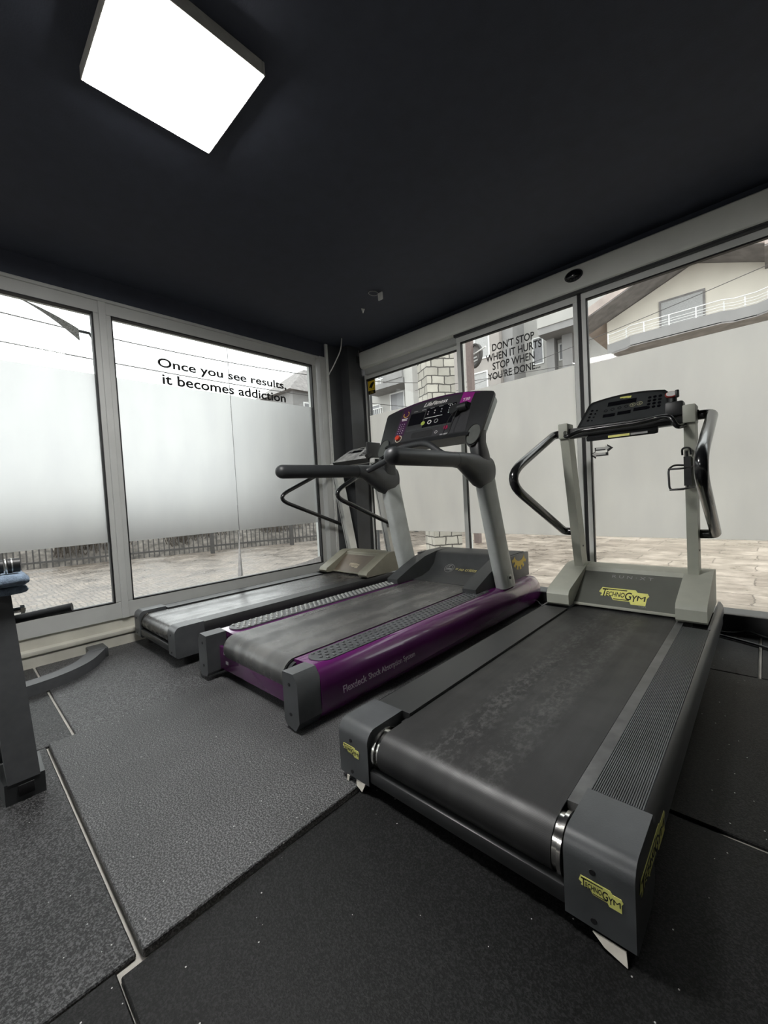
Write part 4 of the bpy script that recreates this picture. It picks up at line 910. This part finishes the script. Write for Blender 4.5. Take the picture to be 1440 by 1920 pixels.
for s in (-1, 1):
    X = lambda u: c+s*u
    # end cap
    pr = [(X(.385), .262), (X(.465), .266), (X(.492), .228), (X(.495), .06), (X(.465), .018), (X(.40), .03), (X(.385), .05)]
    bm = BM(); prism_y(bm, pr, .955, 1.075); bevel_sharp(bm, .008, 2, 30); e = obj('end_cap', bm, GREYP, t)
    for z in (.215, .085): obj('screw_hole', cyl((X(.435), .9545, z), (0, 1, 0), .008, .003, 16), GASKET, e)
    # bulging purple shroud, fuller towards the front and rounded at the nose
    rings = []
    for y, g, zz in ((1.076, 0, 1), (1.4, .2, 1), (1.9, .45, 1), (2.5, .7, 1), (3.0, .95, 1), (3.28, 1, 1), (3.37, .9, .93), (3.40, .6, .78)):
        ro = .052+.046*g; a = []
        for k in range(13):
            th_ = math.pi/2 - math.pi*k/12
            a.append((X(.448+ro*math.cos(th_)**.75), y, .138+.126*zz*math.sin(th_)))
        rings.append([(X(.30), y, .138+.118*zz)] + a + [(X(.42), y, .138-.12*zz), (X(.40), y, .10), (X(.40), y, .138+.09*zz), (X(.30), y, .138+.09*zz)])
    bm = BM(); add_loft(bm, rings); obj('side_shroud', bm, PURPLE, t, ang=45)
    # studded foot strip with a rounded rear end
    hwid = .068; cxp = .395; y0, y1 = 1.10, 2.66
    pl = [(X(cxp)+hwid*math.cos(math.pi+math.pi*k/10), y0+hwid+hwid*.9*math.sin(math.pi+math.pi*k/10)) for k in range(11)] + [(X(cxp)+hwid, y1), (X(cxp)-hwid, y1)]
    bm = BM(); prism_z(bm, pl, .2555, .2655)
    obj('foot_strip', bm, GREYP, t)
    bm = BM(); ny = 40
    for j in range(ny):
        for i in range(4):
            px = X(cxp)-.047+.0313*i; py = y0+.05+(y1-y0-.07)*j/(ny-1)+(.018 if i % 2 else 0)
            add_loft(bm, [[(px+rr*math.cos(2*math.pi*k/8), py+rr*math.sin(2*math.pi*k/8), z) for k in range(8)] for rr, z in ((.0105, .2652), (.0095, .2692), (.005, .2718))])
    obj('studs', bm, GREYP if s > 0 else ALU, t)
    # cover arm rising to the back
    pr = [(2.53, .262), (2.525, .298), (2.55, .310), (2.72, .375), (2.92, .440), (3.10, .466), (3.33, .468), (3.33, .262)]
    bm = BM(); prism_x(bm, pr, X(.315), X(.425)); bevel_sharp(bm, .010, 3, 35); obj('motor_cover_arm', bm, CHAR, t)
    sb = obj('side_box', bx(*sorted((X(.415), X(.452))), 2.98, 3.365, .262, .462, .006), CHAR, t)
    if s > 0:
        fr = Fr((X(.4525), 3.03, .30), (0, 1, 0), (0, 0, 1)); poly = []; cx_, cy_ = .155, .165
        for k in range(6):      # six square teeth on a half ring that opens upwards
            a0 = math.radians(196+24.5*k); a1 = a0+math.radians(13); a2 = a0+math.radians(24.5)
            for a, rr in ((a0, .100), (a0, .128), (a1, .128), (a1, .100)) + (((a2, .100),) if k < 5 else ()): poly.append((cx_+rr*1.1*math.cos(a), cy_+rr*math.sin(a)))
        for k in range(17):
            a = math.radians(345-150*k/16); poly.append((cx_+.074*1.2*math.cos(a), cy_+.004+.060*math.sin(a)))
        obj('gear_emblem', flat(fr, [poly], 0, .0008), GOLD, sb, label='golden half gear sticker')
    # leaning silver upright, oval in section
    rings = []
    for (u, y, z, wd, dp) in ((.475, 2.885, .258, .044, .100), (.470, 2.80, .55, .044, .100), (.461, 2.69, .98, .043, .098), (.457, 2.645, 1.185, .042, .094)):
        rings.append([(X(u)+wd*abs(math.cos(a))**.45*math.copysign(1, math.cos(a)), y+dp*abs(math.sin(a))**.45*math.copysign(1, math.sin(a)), z) for a in [2*math.pi*k/24 for k in range(24)]])
    bm = BM(); add_loft(bm, rings); u_ = obj('upright', bm, SILVER, t, ang=40)
    bm = BM(); add_box(bm, X(.475)-.046, X(.475)+.046, 2.83, 2.90, .262, .36, .01); obj('upright_bolt_plate', bm, SILVER, u_)
    bm = BM(); add_cyl(bm, (X(.475)+.047, 2.865, .335), (1, 0, 0), .011, .012, 14); obj('bolt', bm, GASKET, u_)
    bm = BM(); rings = []
    for (u, y, z, wd, dp) in ((.457, 2.64, 1.17, .047, .085), (.452, 2.625, 1.27, .046, .075), (.440, 2.615, 1.345, .050, .058), (.436, 2.640, 1.43, .050, .045)):
        rings.append([(X(u)+wd*abs(math.cos(a))**.5*math.copysign(1, math.cos(a)), y+dp*abs(math.sin(a))**.5*math.copysign(1, math.sin(a)), z) for a in [2*math.pi*k/20 for k in range(20)]])
    add_loft(bm, rings); obj('console_neck', bm, BLACK, t, ang=45)
    # handlebar: padded grip with a domed end, flared bracket to the upright
    A, B = (X(.520), 1.565, 1.207), (X(.466), 2.27, 1.211)
    pts, rad = capsule_pts(A, B, .049); bm = BM(); add_tube(bm, pts, rad, 20); hb = obj('handlebar_grip', bm, GRIP, t, ang=60)
    rings = []
    for (u, y, z, ru, rz) in ((.466, 2.271, 1.211, .050, .0505), (.464, 2.34, 1.208, .052, .055), (.462, 2.43, 1.180, .054, .082), (.462, 2.52, 1.148, .056, .112), (.462, 2.61, 1.132, .057, .124), (.461, 2.68, 1.135, .054, .116), (.461, 2.74, 1.145, .048, .095)):
        rings.append([(X(u)+ru*math.cos(2*math.pi*k/20), y, z+rz*math.sin(2*math.pi*k/20)) for k in range(20)])
    bm = BM(); add_loft(bm, rings); obj('handlebar_bracket', bm, CHAR, t, ang=50)
# rear face of the cover, scooped
pr = [(2.74, .264), (2.86, .272), (2.97, .30), (3.05, .36), (3.09, .446), (3.13, .462), (3.325, .468), (3.325, .262), (2.74, .258)]
bm = BM(); prism_x(bm, pr, c-.32, c+.32); cov = obj('motor_cover', bm, CHAR, t, ang=50)
fr = Fr((c-.03, 2.965, .2995), (1, 0, 0), (0, .085, .065)); fr.o += fr.n*.004
bm = BM(); add_ring(bm, fr, -.085, .05, .048, .045, 0, .0008, 30); add_ring(bm, fr, -.085, .05, .034, .031, 0, .0008, 24, math.radians(-60), math.radians(200)); add_flat(bm, fr, rect(-.12, -.05, .03, .034), 0, .0008); add_flat(bm, fr, rect(-.112, -.058, .041, .049), 0, .0008); add_flat(bm, fr, [(-.10, .058), (-.088, .06), (-.078, .088), (-.082, .09)], 0, .0008)
obj('round_emblem', bm, GREYPR, t)
obj('motto_lettering', text(fr, [(('= no critics', -.02, .030, .21, .032), dict(shear=.25, bold=.012, h=.0004))]), mat('pale_gold_print', (.52, .46, .18), .5), t)
# side writing
fr = Fr((c+.5225, 1.17, .115), (0, 1, 0), (-.12, .0, 1)); 
obj('side_lettering', text(fr, [(('Flexdeck', .01, 0, .150, .032), dict(bold=.012, h=.002)), (('Shock Absorption System', .172, -.006, .355, .037), dict(h=.004))]), mat('lilac_print', (.42, .30, .42), .5), t)
# cross bar arching up in front of the console
yb = 2.40
g = fillet([(c-.455, 2.33, 1.20), (c-.40, 2.38, 1.225), (c-.22, 2.40, 1.285), (c-.12, 2.42, 1.365), (c+.14, 2.42, 1.375), (c+.27, 2.40, 1.28), (c+.40, 2.38, 1.22), (c+.455, 2.33, 1.20)], [.05, .12, .09, .09, .1, .05], 6)
obj('grab_bar', tube(g, .0235, 14), GRIP, t, ang=60)
# console: broad arched board with wings that drop beside a shorter centre panel
fc = Fr((c, 2.60, 1.44), (1, 0, 0), (0, .155, .278)); tc_ = .322
arch = [(.492*(-1+2*k/20), tc_+.072*(1-(-1+2*k/20)**2)) for k in range(21)]
out = [(-.475, -.10), (-.492, 0), (-.522, .29), (-.515, .312)] + arch + [(.515, .312), (.522, .29), (.492, 0), (.475, -.10), (.458, -.13), (.432, -.14), (.405, -.13), (.388, -.10), (.365, -.012), (-.365, -.012), (-.388, -.10), (-.405, -.13), (-.432, -.14), (-.458, -.13)]
bm = flat(fc, [out], -.022, 0); bevel_sharp(bm, .005, 2, 50); con = obj('console', bm, BLACK, t)
sh = [(x*.985, y-.006 if y > .2 else y+.01) for x, y in out]
bm = BM(); add_loft(bm, [[fc.p(x, y, -.0225) for x, y in sh], [fc.p(x*.985, y, -.085) for x, y in sh], [fc.p(x*.93, y*.93, -.105) for x, y in sh]]); obj('console_shell', bm, SILVER, t, label='silver rear shell')
pan = [(-.355, .0), (-.345, .335)] + [(x, y-.014) for x, y in arch if abs(x) < .34] + [(.345, .335), (.355, .0)]
obj('console_panel', flat(fc, [pan], .0003, .0012), mat('satin_black_panel', (.034, .034, .037), .38), con)
up_ = [(x, tc_+.072*(1-(x/.492)**2)) for x in [-.40+.8*k/16 for k in range(17)]]
obj('purple_band', flat(fc, [[(x, y-.020) for x, y in up_] + [(x, y-.004) for x, y in up_[::-1]]], .0013, .0018), DPURP, con, label='dark purple band along the top')
obj('magenta_field', flat(fc, [[(.235, .245), (.335, .245), (.355, .345), (.25, .372)]], .0019, .0025), MAG, con, label='magenta corner field')
obj('purple_field', flat(fc, [[(-.345, .06), (-.255, .06), (-.25, .33), (-.335, .33)]], .0019, .0025), DPURP, con, label='purple strip left of the display')
obj('logo_lettering', text(fc, [(('LifeFitness', -.12, .312, .235, .040), dict(shear=.45, h=.0026, bold=.012))]), WHITEP, con)
obj('model_lettering', text(fc, [(('T30', .262, .283, .062, .026), dict(shear=.1, h=.0028, bold=.016))]), WHITEP, con)
bm = BM(); add_ring(bm, fc, -.29, .275, .030, .026, .0026, .0032, 24, math.radians(-200), math.radians(60)); obj('crescent_logo', bm, GOLD, con)
bm = flat(fc, [rect(-.325, -.262, .225, .233), rect(-.32, -.266, .212, .219)], .0026, .003); obj('caption_bars', bm, WHITEP, con)
bm = flat(fc, [rect(-.235, -.085, .145, .265), rect(-.075, .21, .10, .29)], .0014, .0022); obj('display', bm, SCREEN, con)
bm = BM()
for i in range(3):
    for j in range(4): add_flat(bm, fc, rect(.15+.022*i, .157+.022*i, .20+.022*j, .209+.022*j), .0024, .0034)
for i in range(3):
    for j in range(2): add_flat(bm, fc, rect(-.055+.065*i, -.047+.065*i, .225+.024*j, .234+.024*j), .0024, .0034)
for i in range(3):
    for j in range(5): add_flat(bm, fc, rect(-.33+.024*i, -.323+.024*i, .085+.022*j, .091+.022*j), .0026, .0034)
add_flat(bm, fc, rect(-.07, .10, .190, .194), .0024, .003)
for i in range(5): add_flat(bm, fc, rect(-.21+.085*i, -.17+.085*i, .283, .286), .0014, .0024)
obj('keypad', bm, WHITEP, con, label='rows of small white keys')
for x, m_ in ((-.075, mat('lime_button', (.35, .42, .08), .4)), (-.01, WHITEP), (.055, GREYPR)):
    bm = BM(); add_ring(bm, fc, x, .145, .019, .0135, .0024, .0045)
    if x < -.05: add_flat(bm, fc, ell(x, .145, .013), .0024, .004)
    obj('button', bm, m_, con)
bm = flat(fc, [rect(-.23, -.13, .085, .10), rect(-.12, .02, .085, .10), rect(.03, .12, .085, .10), rect(.13, .2, .085, .1)], .0014, .003); obj('label_strip', bm, CHAR, con)
obj('cup_slot', flat(fc, [[(-.16, .022), (-.15, .012), (.04, .012), (.05, .022), (.05, .058), (.04, .068), (-.15, .068), (-.16, .058)]], .0014, .003), GASKET, con)
bm = BM(); add_cyl(bm, fc.p(-.30, .035, .010), fc.n, .022, .018, 24); sb = obj('stop_button', bm, RED, con, label='red stop button')
bm = BM(); add_ring(bm, fc, -.295, .030, .034, .028, .0014, .004, 28); obj('stop_ring', bm, mat('pale_ring', (.6, .52, .4), .5), sb)
bm = BM(); add_ring(bm, fc, .17, .062, .018, .008, .0014, .006, 24); add_flat(bm, fc, ell(.17, .062, .007), .0014, .008); obj('button', bm, mat('crimson_plastic', (.28, .01, .06), .4), con, label='crimson key button')
bm = BM(); add_ring(bm, fc, .085, .036, .013, .010, .0014, .002); obj('headphone_mark', bm, WHITEP, con)
obj('bottom_label', flat(fc, [rect(.13, .20, -.002, .010)], .0014, .002), GREYPR, con)
for s in (-1, 1):
    og = obj('oval_grille', flat(fc, [ell(s*.434, -.045, .052, .082, 32)], .0006, .005), OVAL, con, label='grey oval grille')
    rows = [[fc.p(s*.434+(r_)*math.cos(a), -.045+(r_+.030)*math.sin(a), h_) for r_, h_ in ((.052, .0006), (.052, .009), (.057, .009), (.057, .0006))] for a in [2*math.pi*k/32 for k in range(33)]]
    bm = BM(); add_loft(bm, rows, True, False); bmesh.ops.remove_doubles(bm, verts=bm.verts, dist=1e-6); obj('oval_rim', bm, BLACK, og)
# black safety key clipped to the console, its cord hanging in a loop
bm = BM(); add_cyl(bm, fc.p(.235, .185, .028), fc.n, .040, .05, 20); add_cyl(bm, fc.p(.295, .205, .028), (1, .1, .1), .030, .07, 18); add_loft(bm, [[fc.p(x, y, .004) for x, y in rect(.30, .345, .19, .245)], [fc.p(x, y, .045) for x, y in rect(.305, .335, .20, .235)]]); kp = obj('safety_key', bm, BLACK, con)
P = [fc.p(.25, .16, .05), fc.p(.215, .10, .05), fc.p(.195, .02, .04), fc.p(.20, -.045, .05), fc.p(.235, -.052, .05), fc.p(.25, -.02, .045), fc.p(.262, .10, .05), fc.p(.275, .18, .05)]
obj('cord', tube(fillet(P, .04), .0028, 6), BLACK, kp)
bm = BM(); prism_x(bm, [(2.55, 1.40), (2.60, 1.435), (2.70, 1.425), (2.70, 1.36)], c-.40, c+.40); obj('console_tray', bm, BLACK, t)
for s in (-1, 1):
    for yy in (1.14, 3.2): obj('foot', cyl((c+s*.36, yy, .0375), (0, 0, 1), .03, .0495, 18), GASKET, t)
bm = BM(); add_tube(bm, fillet([(c+.46, 3.30, .06), (c+.53, 3.34, .05), (c+.56, 3.30, .03), (c+.62, 3.33, .022)], .03), .007, 8); add_tube(bm, fillet([(c+.40, 3.36, .05), (c+.55, 3.37, .03), (c+.60, 3.24, .02)], .03), .006, 8); obj('power_lead', bm, BLACK, t)

# ------------------------------------------------------------------ exercise bench at the left edge
t = thing('exercise_bench', (-2.3, .14, 0), 'grey steel exercise bench with rubber foot and black roller, cut by the left edge', 'bench')
bm = BM(); rings = []
for (x, y, z, w, dp) in ((-1.985, .128, .07, .062, .044), (-2.088, .099, .715, .073, .044)):
    rings.append([(x-w, y-dp, z), (x+w, y-dp, z), (x+w, y+dp, z), (x-w, y+dp, z)])
add_loft(bm, rings); bevel_sharp(bm, .008, 2, 40); obj('post', bm, STEELG, t)
bm = BM(); add_loft(bm, [[(x, y, z) for x, y in ((-2.10, .06), (-1.925, .075), (-1.925, .185), (-2.10, .19))] for z in (-.0, .075)]); bevel_sharp(bm, .008, 2, 40); ft = obj('rubber_foot', bm, CHAR, t)
obj('foot_recess', bx(-1.927, -1.921, .11, .155, .018, .058, .003), GASKET, ft)
bm = BM(); add_box(bm, -3.0, -2.05, .045, .105, .10, .17, .006); obj('base_rail', bm, STEELG, t)
obj('roller_arm', bx(-2.065, -2.015, .0, .045, .66, .83, .005), STEELG, t); obj('arm_plate', bx(-2.11, -2.0, .0, .075, .62, .70, .004), STEELG, t)
# curved rear foot on the floor by the sill
ctr = [(-3.03, -.55), (-3.02, -.1), (-3.02, .2), (-3.05, .38), (-3.15, .53), (-3.33, .635), (-3.40, .66)]
ctr = fillet([(x, y, 0) for x, y in ctr], .15, 5); bm = BM(); rings = []
for i, p in enumerate(ctr):
    d_ = (ctr[min(i+1, len(ctr)-1)]-ctr[max(i-1, 0)]).normalized(); s_ = Vector((d_.y, -d_.x, 0)); w = .048
    rings.append([p+s_*w+Vector((0, 0, .0)), p+s_*w+Vector((0, 0, .062)), p-s_*w+Vector((0, 0, .062)), p-s_*w])
add_loft(bm, rings); bevel_sharp(bm, .006, 2, 60); obj('curved_foot', bm, STEELG, t)
pe = ctr[-1]; obj('foot_cap', bx(-3.47, -3.325, .60, .705, 0.0, .066, .008), CHAR, t)
bm = BM(); add_cyl(bm, (-2.04, .0, .818), (0, 1, 0), .025, .26, 24); obj('roller_pad', bm, GRIP, t)
bm = BM(); add_cyl(bm, (-2.04, .148, .818), (0, 1, 0), .027, .012, 24); add_cyl(bm, (-2.04, .165, .818), (0, 1, 0), .026, .022, 24); obj('roller_cap', bm, BLACK, t)
bm = BM(); add_cyl(bm, (-2.04, .136, .818), (0, 1, 0), .0275, .004, 24); add_cyl(bm, (-2.04, .1535, .818), (0, 1, 0), .0275, .0035, 24); obj('roller_ring', bm, ALU, t)
pts, rad = [(-2.10, .13, .605), (-2.02, .318, .628)], [.0165, .0165]; bm = BM(); add_tube(bm, pts, rad, 20); obj('handle', bm, GRIP, t)
bm = BM(); add_tube(bm, [(-2.105, .12, .603), (-2.095, .14, .606)], [.022, .022], 20); obj('handle_collar', bm, CHROME, t); bm = BM(); add_cyl(bm, (-2.03, .155, .652), (0, 1, 0), .010, .05, 14); add_cyl(bm, (-2.03, .172, .652), (0, 1, 0), .016, .012, 6); obj('bolt', bm, CHROME, t)
# towel folded over the top of the post
bm = BM(); rnd = random.Random(5)
def fold(bm, x0, x1, y0, y1, z0, z1):
    rings = []; n = 28; cz_, cy_ = (z0+z1)/2, (y0+y1)/2
    for i in range(25):
        f = i/24; x = x0+(x1-x0)*f; e = min(1.0, min(f, 1-f)*10+.35)**.5
        rings.append([(x, cy_+(y1-y0)/2*(.94+.06*e)*abs(math.cos(a))**.45*math.copysign(1, math.cos(a))+rnd.uniform(-.0018, .0018), cz_+(z1-z0)/2*e*abs(math.sin(a))**.7*math.copysign(1, math.sin(a))*(1+.06*math.sin(i*.5+a*2))+rnd.uniform(-.0012, .0012)) for a in [2*math.pi*k/n for k in range(n)]])
    add_loft(bm, rings)
fold(bm, -2.22, -1.97, .065, .195, .746, .788); fold(bm, -2.21, -1.98, .065, .19, .7165, .7455)
obj('towel', bm, TOWEL, loc=(-2.1, .06, .75), label='folded blue terry towel lying on the bench post under the roller', cat='towel', ang=80)
